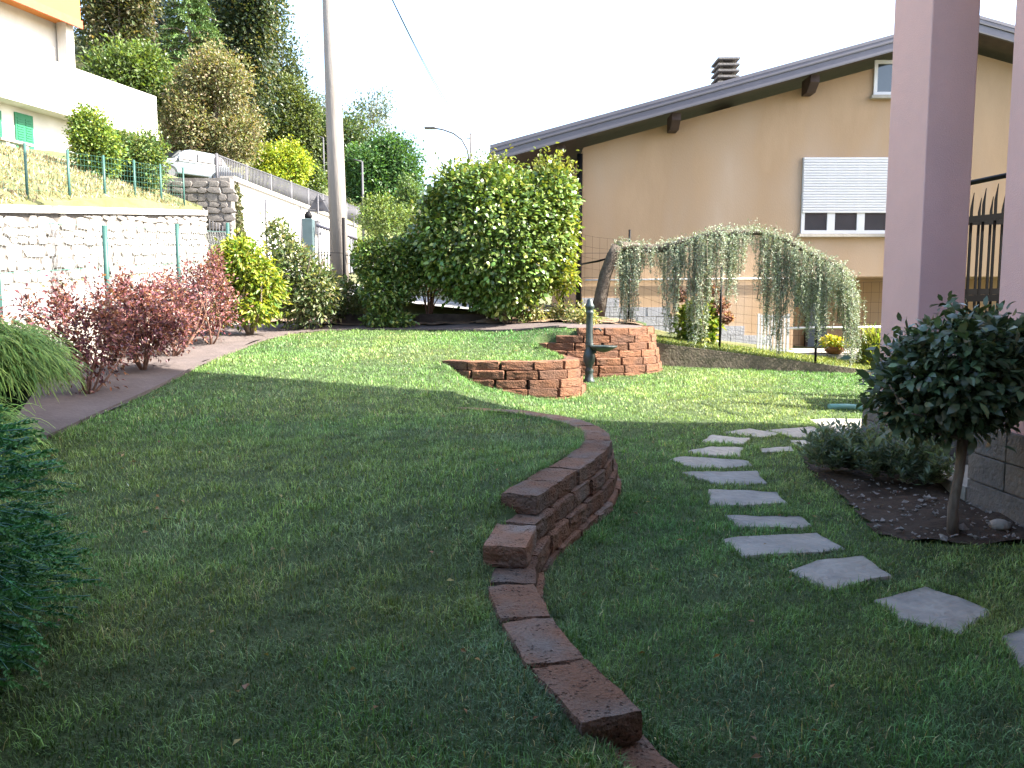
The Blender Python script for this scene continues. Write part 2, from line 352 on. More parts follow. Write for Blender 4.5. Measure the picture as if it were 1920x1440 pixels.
f_in = far_path[far_path[:, 0] > .56]
step_line = [near_path, mid_path, f_in]
upper_poly = [tuple(p) for p in near_path]+[tuple(p) for p in mid_path]+[tuple(p) for p in f_in]+[(2.45,15.6),(-8,15.6),(-8,.0),(1.3,0)]

def ground_z(x, y):
    x = np.asarray(x, float); y = np.asarray(y, float)
    u, l = U(x, y), Lw(x, y); ins = in_poly(x, y, upper_poly)
    d = np.minimum.reduce([dist_line(x, y, p) for p in step_line])
    t = np.clip((d-.05)/.17, 0, 1); t = t*t*(3-2*t)
    z = np.where(ins, np.where(u > l, l+(u-l)*t, u), l)
    return z + .012*snoise(np.stack([x, y], -1), .9, 3)
def S(y): return .63+.08*y if y < 40 else 3.83+.03*(y-40)
Snp = lambda y: np.where(y < 40, .63+.08*y, 3.83+.03*(y-40))

# garden ground sheet
gx = np.arange(-5.0, 8.01, .05); gy = np.arange(-.9, 15.21, .05)
X, Y = np.meshgrid(gx, gy); Z = np.zeros_like(X)
for i in range(0, X.shape[0], 40): Z[i:i+40] = ground_z(X[i:i+40], Y[i:i+40])
GZ = Z.copy()
def gzn(x, y):
    x = np.clip((np.asarray(x, float)-gx[0])/.05, 0, len(gx)-1.001); y = np.clip((np.asarray(y, float)-gy[0])/.05, 0, len(gy)-1.001)
    i = x.astype(int); j = y.astype(int); u = x-i; v = y-j
    return GZ[j, i]*(1-u)*(1-v)+GZ[j, i+1]*u*(1-v)+GZ[j+1, i]*(1-u)*v+GZ[j+1, i+1]*u*v
def gz(x, y): return float(gzn(np.array([x]), np.array([y]))[0])
kb = (X > 2.5) & (Y > 13.5)
Z = np.where(kb, np.minimum(Z, .2), Z)
nx = len(gx); idx = np.arange(X.size).reshape(X.shape)
Fq = np.stack([idx[:-1, :-1], idx[:-1, 1:], idx[1:, 1:], idx[1:, :-1]], -1).reshape(-1, 4)
lawn = np_mesh('lawn', np.stack([X, Y, Z], -1).reshape(-1, 3), Fq, M['turf'], smooth=True); tag(lawn, kind='structure')

# wide ground sheet: street side, hillside, neighbour side
H = TPS([(-9.7,0,2.2),(-9.7,8,2.62),(-9.7,15,3.4),(-9.7,24.5,4.45),(-11,22,5.0),(-18,20,6.9),(-18.4,28,7.1),(-17.4,31,7.5),(-15.6,36,7.6),(-9.7,27,5.5),(-9.3,42,6.2),(-9.9,52,6.9),(-14,34,6.6),(-17,42,8.0),(-12,47,7.6),(-20,60,13),(-10,62,8.6),(0,80,8),(-45,50,24),(-45,20,18),(-30,80,22),(30,110,8),(-10,100,14)], .5)
xs = np.unique(np.r_[np.linspace(-400, -60, 9), np.arange(-60, -10, 1.6), [-9.9, -9.72, -9.5, -7.5, -5.2, -5.02, -4.9], np.arange(-4, 14, 1.0), np.linspace(14, 60, 14), np.linspace(80, 400, 6)])
ys = np.unique(np.r_[np.linspace(-300, -20, 8), np.arange(-20, 70, 1.25), np.linspace(70, 120, 16), np.linspace(140, 600, 8)])
X, Y = np.meshgrid(xs, ys)
Xc = np.clip(X, -48, 32); Yc = np.clip(Y, -2, 112); h = H(Xc, Yc)
front = np.clip((X+5)/8.5, 0, 1); right = 1.42-.5*np.clip((X-1.6)/2, 0, 1)-.35*np.clip((X-3.6)/3, 0, 1)
bx = np.clip((X+5)/5, 0, 1); bx = bx*bx*(3-2*bx); sy = Snp(np.clip(Y, -5, 60))-.03
Zr = np.where(Y < 15.1, -.6, sy+(right+.02*np.clip(Y-16, 0, 40)-sy)*bx)
Zs = np.where(X > -4.95, Zr, Snp(np.clip(Y, -5, 60))-.03)
bl = np.clip((Y-44)/10, 0, 1); bl = bl*bl*(3-2*bl)
Zn = Zs*(1-bl)+h*bl
Z = np.where(X < -9.6, h, Zn); Z = np.where((X > 14) & (Y < 60), np.minimum(Z, .5), Z)
idx = np.arange(X.size).reshape(X.shape)
Fq = np.stack([idx[:-1, :-1], idx[:-1, 1:], idx[1:, 1:], idx[1:, :-1]], -1).reshape(-1, 4)
hill = np_mesh('ground', np.stack([X, Y, Z], -1).reshape(-1, 3), Fq, M['dryslope'], smooth=False); tag(hill, kind='structure')
def hz(x, y):
    if x < -9.6: return float(H(np.array([x]), np.array([y]))[0])
    b = min(1, max(0, (y-44)/10)); b = b*b*(3-2*b)
    q = min(1, max(0, (x+5)/5)); q = q*q*(3-2*q); r = 1.42-.5*min(1, max(0, (x-1.6)/2))-.35*min(1, max(0, (x-3.6)/3))+.02*max(0, y-16)
    s = (S(y)-.03)*(1-q)+r*q
    return s*(1-b)+float(H(np.array([x]), np.array([y]))[0])*b

def strip(name, x0, x1, y0, y1, zf, m, n=60):
    V = []; 
    for i in range(n+1):
        y = y0+(y1-y0)*i/n
        V += [(x0, y, zf(y)), (x1, y, zf(y))]
    b = B(); b.add(V, [(2*i, 2*i+1, 2*i+3, 2*i+2) for i in range(n)]); o = b.build(name, m); return tag(o, kind='structure')
strip('street', -9.5, -5.1, -10, 46, lambda y: S(y)+.02, M['asphalt'])
road = B(); rx = np.linspace(-5.1, 1.2, 10); ry = np.linspace(15.85, 19.6, 6)
road.add([(x, y, hz(x, y)+.05) for y in ry for x in rx], [(j*10+i, j*10+i+1, j*10+i+11, j*10+i+10) for j in range(5) for i in range(9)]); tag(road.build('driveway', M['asphalt']), kind='structure')
kw = B(); pts = [(-5.1, y) for y in np.linspace(-1, 15.5, 12)]
for a, b in zip(pts[:-1], pts[1:]):
    kw.add([(-5.1, a[1], -.5), (-4.92, a[1], -.5), (-4.92, b[1], -.5), (-5.1, b[1], -.5), (-5.1, a[1], S(a[1])+.1), (-4.92, a[1], S(a[1])+.1), (-4.92, b[1], S(b[1])+.1), (-5.1, b[1], S(b[1])+.1)], [(4,5,6,7),(0,4,7,3),(1,2,6,5)])
tag(kw.build('low_wall', M['concrete']), 'low concrete kerb wall under the green wire fence along the street', 'wall')

# ------------------------------------------------------------------ beds
def sheet(name, poly, m, off, step=.12, bump=0.0, sc=1.5):
    xs_ = [p[0] for p in poly]; ys_ = [p[1] for p in poly]
    gx_ = np.arange(min(xs_), max(xs_)+step, step); gy_ = np.arange(min(ys_), max(ys_)+step, step)
    X, Y = np.meshgrid(gx_, gy_); Z = gzn(X, Y)+off+bump*np.abs(snoise(np.stack([X, Y], -1), sc, 5))
    cx, cy = (gx_[:-1]+gx_[1:])/2, (gy_[:-1]+gy_[1:])/2; CX, CY = np.meshgrid(cx, cy); ok = in_poly(CX, CY, poly)
    idx = np.arange(X.size).reshape(X.shape); Fq = np.stack([idx[:-1, :-1], idx[:-1, 1:], idx[1:, 1:], idx[1:, :-1]], -1)[ok]
    o = np_mesh(name, np.stack([X, Y, Z], -1).reshape(-1, 3), Fq.reshape(-1, 4), m, smooth=True)
    return tag(o, kind='structure')
EDGE = [(-3.45, 2.0), (-3.55, 6.2), (-3.62, 8.5), (-3.7, 10.5), (-3.62, 12.2), (-3.3, 12.85), (-2.4, 13.05), (-.9, 12.95), (.1, 12.75), (.75, 12.5)]
EDGEC = catmull(EDGE, .15)
bed_poly = [tuple(p) for p in EDGEC]+[(1.3,12.25),(1.9,12.5),(2.22,12.9),(2.25,15.1),(-4.9,15.1),(-4.9,2.0)]
sheet('planting_bed', bed_poly, M['fabric'], .012, .08, .02, 1.3)
mul_poly = [(-3.3,13.75),(-1.2,13.6),(-.2,13.5),(.9,13.2),(2.2,13.1),(2.22,15.05),(-4.85,15.05),(-4.85,14.2)]
sheet('mulch_bed', mul_poly, M['mulch'], .03, .08, .03, 3)
e = B()
for i in range(len(EDGEC)-1):
    a, b = EDGEC[i], EDGEC[i+1]; za, zb = gz(*a), gz(*b)
    d = (b-a)/np.linalg.norm(b-a); n = np.array([-d[1], d[0]])*.008
    P = [(a-n), (b-n), (b+n), (a+n)]; zz = [za, zb, zb, za]
    e.add([(p[0], p[1], z-.05) for p, z in zip(P, zz)]+[(p[0], p[1], z+.035) for p, z in zip(P, zz)], [(4,5,6,7),(0,1,5,4),(2,3,7,6),(0,4,7,3),(1,2,6,5)])
tag(e.build('edging_strip', M['fabric']), 'thin brown edging strip between the lawn and the fabric bed', 'edging')
soil_poly = [(2.80,7.55),(2.68,6.9),(2.62,6.2),(2.5,5.5),(2.45,5.15),(2.62,4.95),(3.0,4.9),(3.55,4.86),(4.3,4.8),(4.3,5.2),(3.6,5.2),(3.55,7.0),(3.3,7.5)]
sheet('soil_bed', soil_poly, M['soil'], .006, .05, .03, 4)

# ------------------------------------------------------------------ tuff block walls
def block_mesh(seed, L=.395, W=.22, Hh=.113, cuts=4):
    r = np.random.default_rng(seed); bm = bmesh.new(); bmesh.ops.create_cube(bm, size=2)
    bmesh.ops.subdivide_edges(bm, edges=bm.edges[:], cuts=cuts, use_grid_fill=True)
    for v in bm.verts:
        c = np.array(v.co); half = np.array([L, W, Hh])/2
        q = np.sign(c)*np.abs(c)**.75*half
        e = .011; inn = np.clip(q, -(half-e), half-e); d = q-inn; l = np.linalg.norm(d)
        if l > 1e-9: q = inn+d/l*min(l, e)
        k = snoise(q[None]*1.0, 14, seed)[0]*.004
        q = q+r.normal(size=3)*.0022+unit(c)*k; v.co = q
    for f in bm.faces: f.smooth = False
    me = bpy.data.meshes.new('block'); bm.to_mesh(me); bm.free(); return me
BL = [block_mesh(s) for s in range(6)]; BLG = [m.copy() for m in BL]
for m_ in BL: m_.materials.append(M['tuff'])
for m_ in BLG: m_.materials.append(M['tuffgrey'])
BLK = []
def arc(path):
    d = np.r_[0, np.cumsum(np.linalg.norm(np.diff(path, axis=0), axis=1))]; return d
def offset(path, o):
    t = np.gradient(path, axis=0); t = unit(t); n = np.stack([-t[:, 1], t[:, 0]], 1); return path+n*o
def block_wall(parent, path, courses, k0, meshes, batter=.028, Lb=.4, W=.22, gap=.006):
    """courses: list of (top z, s_start, s_end); k0 the course that lies on the path itself"""
    for k, (zt, s0, s1) in enumerate(courses):
        p = offset(path, (k-k0)*batter); d = arc(p); s = s0
        if s0 < .3: s = s0-(k % 2)*.2
        while s < min(s1, d[-1]):
            e = s+Lb*(1+random.uniform(-.03, .03)); a = np.array([np.interp(s, d, p[:, i]) for i in (0, 1)]); b = np.array([np.interp(e, d, p[:, i]) for i in (0, 1)])
            u = (b-a)/max(1e-6, np.linalg.norm(b-a)); n = np.array([-u[1], u[0]]); c = (a+b)/2+n*(W/2+random.uniform(-.009, .009))
            me = random.choice(meshes)
            o = put('brick', me, (c[0], c[1], zt-.0565+random.uniform(-.003, .003)), 0, parent, ((e-s)/.4, 1, 1), (random.uniform(-.012, .012), random.uniform(-.012, .012), math.atan2(u[1], u[0])+random.uniform(-.035, .035)+(math.pi if random.random() < .5 else 0)))
            BLK.append((c[0], c[1], u[0], u[1], zt)); s = e+gap*random.uniform(.3, 1.7)
def s_at(path, y): 
    d = arc(path); i = int(np.argmin(np.abs(path[:40*6, 1]-y))) if False else int(np.argmax(path[:, 1] >= y)); return d[i]
wn = thing('retaining_wall', 'low curving reddish block wall stepping up from the camera beside the stepping stones', 'wall', (.4, 5, 0))
e1 = arc(near_path)[-1]
block_wall(wn, near_path, [(.0, 0, e1), (.115, 0, e1), (.23, s_at(near_path, 2.36), e1), (.345, s_at(near_path, 3.68), e1), (.46, s_at(near_path, 4.22), e1)], 2, BLG)
wm = thing('retaining_wall', 'lit reddish block wall with rounded nose jutting into the lawn before the fountain', 'wall', (.5, 10.3, .3))
e2 = arc(mid_path)[-1]
block_wall(wm, mid_path, [(.38-.115*1, .6, e2-.3), (.38, .5, e2-.3), (.495, .35, e2-.2), (.61, .15, e2-.1), (.725, 0.05, e2), (.84, .2, e2)], 3, BL, gap=.03)
wf = thing('retaining_wall', 'tallest stepped reddish block wall curving behind the iron fountain', 'wall', (1.4, 12.3, .4))
e3 = arc(far_path)[-1]; zt = 1.215
block_wall(wf, far_path, [(zt-.115*k, [.95, .62, .28, 0.0, .45, .5, .5, .5, .5][k], e3-.5) for k in range(7, -1, -1)], 4, BL, gap=.025)

# ------------------------------------------------------------------ stepping stones
STONES = []
def flag(name, pix, zoff=.014, label=None, cat='paving stone', group=None, parent=None, z=None, thick=.06):
    W3 = []
    for px, py in pix:
        d = 6.0
        for _ in range(12):
            p = at(px, py, d); 
            # march: depth where the sight line meets the lawn
            zz = (gz(p.x, d) if z is None else z)+zoff; d = d*(CAM_Z-zz)/max(.05, CAM_Z-p.z) if p.z < CAM_Z else d
        p = at(px, py, d); W3.append((p.x, p.y))
    c = np.mean(W3, 0); poly = []
    n = len(W3)
    for i in range(n):
        a, b = np.array(W3[i]), np.array(W3[(i+1) % n]); m = max(2, int(np.linalg.norm(b-a)/.06))
        for j in range(m):
            t = j/m; q = a+(b-a)*t; r_ = (q-c)/np.linalg.norm(q-c); poly.append(q+r_*random.uniform(-.012, .012))
    poly = [c+(q-c)*1.04 for q in poly]; STONES.append([tuple(p) for p in poly])
    zc = (gz(*c) if z is None else z)+zoff; V = []; Fs = []; m = len(poly)
    tilt = np.array([gz(c[0]+.3, c[1])-gz(c[0]-.3, c[1]), gz(c[0], c[1]+.3)-gz(c[0], c[1]-.3)])/.6 if z is None else np.zeros(2)
    rings = [(1.0, -thick), (1.0, -.008), (.965, 0), (.6, 0), (.3, 0)]
    for sc_, dz in rings:
        for q in poly:
            p = c+(np.array(q)-c)*sc_; rel = .007*float(snoise(np.array([[p[0], p[1], 0.]]), 5, 2)[0]) if dz == 0 else 0
            V.append((p[0], p[1], zc+dz+rel+tilt @ (p-c)))
    V.append((c[0], c[1], zc))
    for r_ in range(len(rings)-1):
        for i in range(m): Fs.append((r_*m+i, r_*m+(i+1) % m, (r_+1)*m+(i+1) % m, (r_+1)*m+i))
    k = (len(rings)-1)*m
    for i in range(m): Fs.append((k+i, k+(i+1) % m, len(V)-1))
    b = B(); b.add(V, Fs); o = b.build(name, M['slab'], parent)
    if label: tag(o, label, cat, group)
    return o
g = 'stepping stones set in the grass'
flag('stepping_stone', [(1875,1197),(1925,1172),(2010,1215),(1990,1290),(1925,1262)], label='nearest stepping stone, cut off by the right edge of the photo', group=g)
flag('stepping_stone', [(1645,1125),(1735,1098),(1795,1118),(1855,1143),(1800,1185),(1690,1160)], label='smooth bluish four-sided stepping stone, second nearest in the curving row', group=g)
flag('stepping_stone', [(1485,1068),(1540,1050),(1617,1039),(1672,1078),(1560,1105)], label='pointed five-sided stepping stone, third nearest in the curving row', group=g)
flag('stepping_stone', [(1356,1010),(1530,998),(1583,1026),(1500,1038),(1395,1041)], label='broadest stepping stone with a curved near edge, fourth nearest in the row', group=g)
flag('stepping_stone', [(1362,966),(1500,965),(1518,983),(1495,991),(1385,988)], label='stepping stone with cracked corner just behind the broadest one', group=g)
flag('stepping_stone', [(1328,919),(1455,921),(1472,942),(1400,948),(1332,945)], label='squarish stepping stone, sixth nearest, between the block wall and the soil bed', group=g)
flag('stepping_stone', [(1276,885),(1420,883),(1436,905),(1350,908)], label='long stepping stone, seventh nearest, with a slanted side', group=g)
flag('stepping_stone', [(1258,860),(1275,855),(1402,863),(1410,873),(1300,877)], label='stepping stone with rounded end reaching furthest towards the block wall', group=g)
flag('stepping_stone', [(1290,845),(1335,836),(1392,838),(1388,855),(1325,853)], label='small shaded stepping stone just past the rounded one', group=g)
flag('stepping_stone', [(1318,828),(1335,813),(1405,822),(1395,832)], label='shaded stepping stone on the edge of the house shadow', group=g)
flag('stepping_stone', [(1360,808),(1405,801),(1465,813),(1430,820)], label='sunlit stepping stone where the row turns towards the pillar', group=g)
flag('stepping_stone', [(1438,806),(1525,799),(1548,815),(1495,820)], label='sunlit cream stepping stone next to the large slab by the pillar', group=g)
flag('stepping_stone', [(1424,840),(1482,838),(1490,846),(1430,848)], label='smallest stepping stone, alone in the shade before the sage', group=g)
flag('stepping_stone', [(1483,826),(1555,824),(1570,833),(1500,838)], label='narrow shaded stone close to the tip of the soil bed', group=g)
pav = thing('paving', None, None, (4, 8, .1)); tag(pav, kind='structure')
flag('slab', [(1520,786),(1640,782),(1640,818),(1560,818),(1545,806)], parent=pav)
pb = B()
for (x0, x1, y0, y1) in [(3.45,4.6,8.05,9.2),(4.65,6.2,8.05,9.0),(3.45,4.3,7.25,8.0),(4.35,5.6,7.2,8.0),(3.5,4.35,6.0,7.2),(4.4,5.8,5.9,7.15),(4.35,5.4,4.6,5.85),(5.45,6.6,4.6,5.85),(4.3,5.9,3.2,4.55)]:
    q = [(x0+.02,y0+.02),(x1-.02,y0+.02+random.uniform(0,.06)),(x1-.02,y1-.02),(x0+.02+random.uniform(0,.08),y1-.02)]
    b = B(); b.prism(q, .0, .125+random.uniform(-.004,.004)); b.build('slab', M['slab'], pav, bevel=.008)
    STONES.append(q)
# ------------------------------------------------------------------ own house: pillars in view, wing unseen beside the camera, rear block added for its shade
house = thing('house', 'mauve plastered house with tall square pillars on grey stone bases', 'house', (6, 4, 0))
HX0, ROOFY, ROOFZ = 3.35, 7.72, 7.75
for (y0, y1) in ((7.0, 7.7), (5.15, 5.85), (2.2, 2.9)):
    xo = 3.59
    p = B().box((xo, y0, .6), (xo+.41, y1, 5.2)).build('pillar', M['pink'], house, bevel=.01)
    c = B(); hh = .64
    c.box((xo-.07, y0-.07, -.05), (xo+.48, y1+.07, hh-.02)).build('pillar_base', M['mortar'], house)
    zz = [0.0, .21, .42, .64]
    for k in range(3):
        n = 2; 
        for i in range(n):
            a = y0-.1+(y1-y0+.2)*i/n; b_ = y0-.1+(y1-y0+.2)*(i+1)/n
            B().box((xo-.10-random.uniform(0,.012), a+.004, zz[k]+.004), (xo-.066, b_-.004, zz[k+1]-.004)).build('stone_tile', M['basestone'], house, bevel=.006)
        for i in range(2):
            a = xo-.1+.61*i/2; b_ = xo-.1+.61*(i+1)/2
            B().box((a+.004, y0-.10-random.uniform(0,.012), zz[k]+.004), (b_-.004, y0-.066, zz[k+1]-.004)).build('stone_tile', M['basestone'], house, bevel=.006)
B().box((6.7, -9, -.5), (13, 7.6, 5.2)).build('wall', M['pink'], house)
B().box((3.5, -9, 5.2), (13, 7.6, 7.5)).build('upper_storey', M['pink'], house)
B().box((-6, -9, -.5), (3.49, -1.3, 2.95)).build('added_rear_wall', M['pink'], house)  # unseen wall added to dim the near lawn, low so the pillars stay lit
B().box((-6, -9, 2.95), (3.49, 1.3, 3.2)).build('added_shade_slab', M['concrete'], house)  # unseen overhead slab added to darken the lawn towards the camera
B().box((2.95, -9.5, 7.5), (13.5, ROOFY, 7.8)).build('roof', M['roofwood'], house)
B().box((.2, -1.32, .1), (1.6, -1.26, 2.3)).build('door', M['door'], house)

# spiked railing beyond the pillars, on its low white wall
sr = thing('spiked_railing', 'black iron railing with pointed flat bars seen between the pillars', 'railing', (5.9, 9.6, 1.3))
for (ya, xa, xb, za, n, lean) in ((9.7, 5.35, 6.5, 1.52, 8, 0), (10.6, 5.95, 7.2, 1.62, 8, .0)):
    for i in range(n):
        x = xa+(xb-xa)*(i+.5)/n; zt_ = za+1.3+.06*i*(.9 if ya < 10 else .3)
        q = B(); q.extr([(x-.03, za-.05), (x+.03, za-.05), (x+.03, zt_-.1), (x+.012, zt_), (x-.03, zt_-.08)], 1, ya-.006, ya+.006) if False else q.add([(x-.015,ya-.008,za-.08),(x,ya-.008,za-.16),(x+.015,ya-.008,za-.08),(x+.015,ya-.008,zt_-.12),(x+.02,ya-.008,zt_+.03),(x-.015,ya-.008,zt_-.16),(x-.015,ya+.008,za-.08),(x,ya+.008,za-.16),(x+.015,ya+.008,za-.08),(x+.015,ya+.008,zt_-.12),(x+.02,ya+.008,zt_+.03),(x-.015,ya+.008,zt_-.16)],
            [(0,1,2,3,4,5),(11,10,9,8,7,6)]+[(k,(k+1)%6,6+(k+1)%6,6+k) for k in range(6)])
        q.build('bar', M['iron'], sr)
    for h0 in (.1, 1.02):
        sl_ = .1 if ya < 10 and h0 > .5 else 0.02
        q = B(); q.add([(xa-.12,ya-.03,za+h0-.035),(xb+.1,ya-.03,za+h0-.035+sl_*1.5),(xb+.1,ya-.03,za+h0+.045+sl_*1.5),(xa-.12,ya-.03,za+h0+.045),(xa-.12,ya-.0085,za+h0-.035),(xb+.1,ya-.0085,za+h0-.035+sl_*1.5),(xb+.1,ya-.0085,za+h0+.045+sl_*1.5),(xa-.12,ya-.0085,za+h0+.045)],
            [(0,1,2,3),(7,6,5,4),(0,4,5,1),(1,5,6,2),(2,6,7,3),(3,7,4,0)]); q.build('rail', M['iron'], sr)
B().tube([at(1790, 349, 9.6), at(1905, 325, 9.0), at(1990, 308, 8.7)], .03, 4).build('handrail', M['iron'], sr)
for x in (5.3, 6.6): B().box((x-.03, 9.71, .1), (x+.03, 9.77, 1.9)).build('post', M['iron'], sr)
for x in (5.9, 7.25): B().box((x-.03, 10.61, .1), (x+.03, 10.67, 2.7)).build('post', M['iron'], sr)
lw = thing('garden_wall', 'low white rendered wall under the spiked railing', 'wall', (6.3, 10, 0))
B().box((5.2, 9.8, 0), (9, 10.5, 1.36)).build('wall', M['white'], lw); B().box((5.15, 9.78, 1.36), (9, 10.52, 1.42)).build('coping', M['concrete'], lw)

# ------------------------------------------------------------------ neighbour's house
nb = thing('neighbour_house', 'tan plastered gabled house with dark metal roof behind the garden', 'house', (9, 20, .5))
GY = 17.0; RX, RZ = 9.15, 7.16; TAN = .268
zr = lambda x: RZ-.02-abs(x-RX)*TAN
wl = [(1.5, .3), (6.05, .3), (6.05, 2.2), (16.8, 2.2), (16.8, zr(16.8)-.2), (RX, zr(RX)-.2), (1.5, zr(1.5)-.2)]
b = B(); b.extr([(x, z) for x, z in wl], 1, GY, GY+.3); b.build('gable_wall', M['tan'], nb)
B().box((1.5, GY+.3, .3), (1.8, 30, zr(1.5)-.22)).build('side_wall', M['tan'], nb)
B().box((6.05, GY+1.7, .2), (16.8, GY+1.9, 2.4)).build('recess_wall', M['tan'], nb)
B().box((6.05, GY+.3, 2.2), (16.8, GY+1.7, 2.35)).build('recess_ceiling', M['tan'], nb)
B().box((5.75, GY+.3, .2), (6.05, GY+1.7, 2.2)).build('recess_side', M['tan'], nb)
for nm, sgn, xe in (('roof', -1, -.45), ('roof', 1, 18.7)):
    z0 = lambda x: zr(x)-.02
    b = B(); b.extr([(RX, z0(RX)), (xe, z0(xe)), (xe, z0(xe)+.2), (RX, z0(RX)+.2)], 1, 16.4, 30); r_ = b.build(nm, M['roofwood'], nb)
    b = B(); b.extr([(RX, z0(RX)+.2), (xe-.04*(-sgn)*-1, z0(xe)+.2), (xe, z0(xe)+.26), (RX, z0(RX)+.26)], 1, 16.33, 30.05); b.build('roof_cover', M['roofmetal'], r_)
    b = B(); b.extr([(RX, z0(RX)-.06), (xe, z0(xe)-.06), (xe, z0(xe)+.199), (RX, z0(RX)+.199)], 1, 16.34, 16.398); b.build('fascia', M['roofmetal'], r_)
    b = B(); b.extr([(RX, z0(RX)+.10), (xe, z0(xe)+.10), (xe, z0(xe)+.125), (RX, z0(RX)+.125)], 1, 16.315, 16.3395); b.build('fascia_trim', M['rail'], r_)
    b = B(); b.extr([(RX, z0(RX)-.075), (xe, z0(xe)-.075), (xe, z0(xe)-.05), (RX, z0(RX)-.05)], 1, 16.315, 16.3395); b.build('fascia_trim', M['rail'], r_)
for x in (1.0, 3.35, 6.15, 12.2, 15):
    zz = zr(x)-.1; b = B(); b.extr([(16.5, zz), (17.0, zz), (17.0, zz-.3), (16.7, zz-.3), (16.5, zz-.14)], 0, x-.09, x+.09); b.build('rafter_end', M['roofwood'], nb)
# chimney
cx_, cz_ = 4.85, -.12
ch = B().box((cx_-.18, 18.3, 5.6), (cx_+.18, 18.75, 6.75+cz_)).build('chimney', M['darkstone'], nb)
for k in range(5):
    z = 6.66+cz_+.13*k; B().prism([(cx_-.245, 18.2), (cx_+.245, 18.2), (cx_+.245, 18.85), (cx_-.245, 18.85)], z, z+.05).build('chimney_louvre', M['darkstone'], ch, bevel=.008)
for xx in (cx_-.16, cx_+.11):
    for yy in (18.32, 18.68): B().box((xx, yy, 6.75+cz_), (xx+.05, yy+.06, 7.2+cz_)).build('chimney_post', M['darkstone'], ch)
B().tube([(7.2, 18, zr(7.2)+.2), (7.2, 18, zr(7.2)+.42)], .015, 5).build('vent_pipe', M['iron'], nb)
# windows
def window(x0, x1, z0, z1, shut=None, panes=2, bands=None):
    wd = B().box((x0, GY-.012, z0), (x1, GY-.002, z1)).build('window', M['glass'], nb)
    t = .07; b = B()
    b.box((x0, GY-.05, z0), (x1, GY-.013, z0+t)).box((x0, GY-.05, z1-t), (x1, GY-.013, z1)).box((x0, GY-.05, z0+t), (x0+t, GY-.013, z1-t)).box((x1-t, GY-.05, z0+t), (x1, GY-.013, z1-t)); b.build('frame', M['whitepaint'], wd)
    for i in range(1, panes):
        x = x0+(x1-x0)*i/panes; B().box((x-.08, GY-.048, z0+t), (x+.08, GY-.013, z1-t)).build('mullion', M['whitepaint'], wd)
    B().box((x0-.06, GY-.12, z0-.07), (x1+.06, GY-.003, z0-.005)).build('sill', M['concrete'], wd)
    if shut:
        n = 21
        me = B().extr([(0, 0), (-.022, .004), (-.026, .5*shut/n), (-.022, shut/n-.006), (0, shut/n-.002)], 0, x0+.01, x1-.01).mesh('slat', M['whitepaint'])
        for k in range(n): put('shutter_slat', me, (0, GY-.055, z1-shut+shut*k/n), 0, nb)
window(6.13, 8.65, 3.1, 4.68, 1.15, 4)
window(7.55, 8.8, 5.95, 6.66, None, 2)
for x in (7.38,): 
    dr = B().box((6.98, GY+1.62, .5), (7.42, GY+1.69, 2.0)).build('door', M['door'], nb); B().box((6.92, GY+1.6, .5), (6.975, GY+1.71, 2.05)).build('door_frame', M['roofwood'], dr)
B().tube([(1.42, 16.9, zr(1.5)-.35), (1.42, 16.9, 1.5)], .06, 8).build('downpipe', M['iron'], nb)
B().tube([(1.55, 16.96, 2.12), (6.0, 16.96, 2.16)], .018, 6).build('conduit', M['whitepaint'], nb)
# plinth of grey tiles, stepped with the ground
for k in range(5):
    z = 1.75-.2*k; xe = [2.3, 3.4, 4.2, 5.0, 5.6][k]; x = 1.5-.2*(k % 2)
    while x < xe:
        B().box((max(1.5, x)+.004, GY-.03-random.uniform(0, .008), z-.195), (min(x+.4, xe)-.004, GY-.002, z-.004)).build('plinth_tile', M['greystone'], nb); x += .4
# courtyard
B().box((4.9, 15.25, -.1), (9, 17.0, .66)).build('terrace', M['concrete'], nb)
cw = thing('courtyard_wall', 'low wall of grey split-face blocks beside the white gate', 'wall', (6, 15.2, .3))
for k in range(3):
    z = .64-.17*k; x = 4.85-.2*(k % 2)
    while x < 8.6:
        B().box((x+.006, 15.1-random.uniform(0, .02), z-.16), (x+.39, 15.24, z)).build('block', M['rough'], cw, bevel=.01); x += .4
gt = thing('gate', 'small white metal gate of upright bars by the tan house', 'gate', (4.9, 15.15, .66))
for i in range(8): B().box((4.72+.062*i, 14.98, .68), (4.755+.062*i, 15.0, 1.4)).build('bar', M['whitepaint'], gt)
for z in (.7, 1.34): B().box((4.70, 15.001, z), (5.22, 15.02, z+.04)).build('rail', M['whitepaint'], gt)
for x in (4.66, 5.22): B().box((x, 14.98, .3), (x+.04, 15.02, 1.42)).build('post', M['whitepaint'], gt)
tag(B().tube([(5.24, 15.1, 1.14), (7.4, 15.1, 1.17)], .025, 6).build('handrail', M['whitepaint']), 'white horizontal pipe rail beside the white gate', 'rail')
fp = thing('flower_pot', 'round terracotta bowl of yellow flowers on the courtyard wall', 'flower pot', (6.22, 15.2, .66))
B().lathe((6.22, 15.2, .645), [(.10, 0), (.17, .05), (.2, .14), (.18, .14), (.15, .1)], 16).build('pot', M['terracotta'], fp)
foliage('flowers', [((6.22, 15.2, .86), (.26, .2, .1))], 500, .05, .035, [(.6, .5, .05), (.2, .3, .04)], M['leaf'], fp)

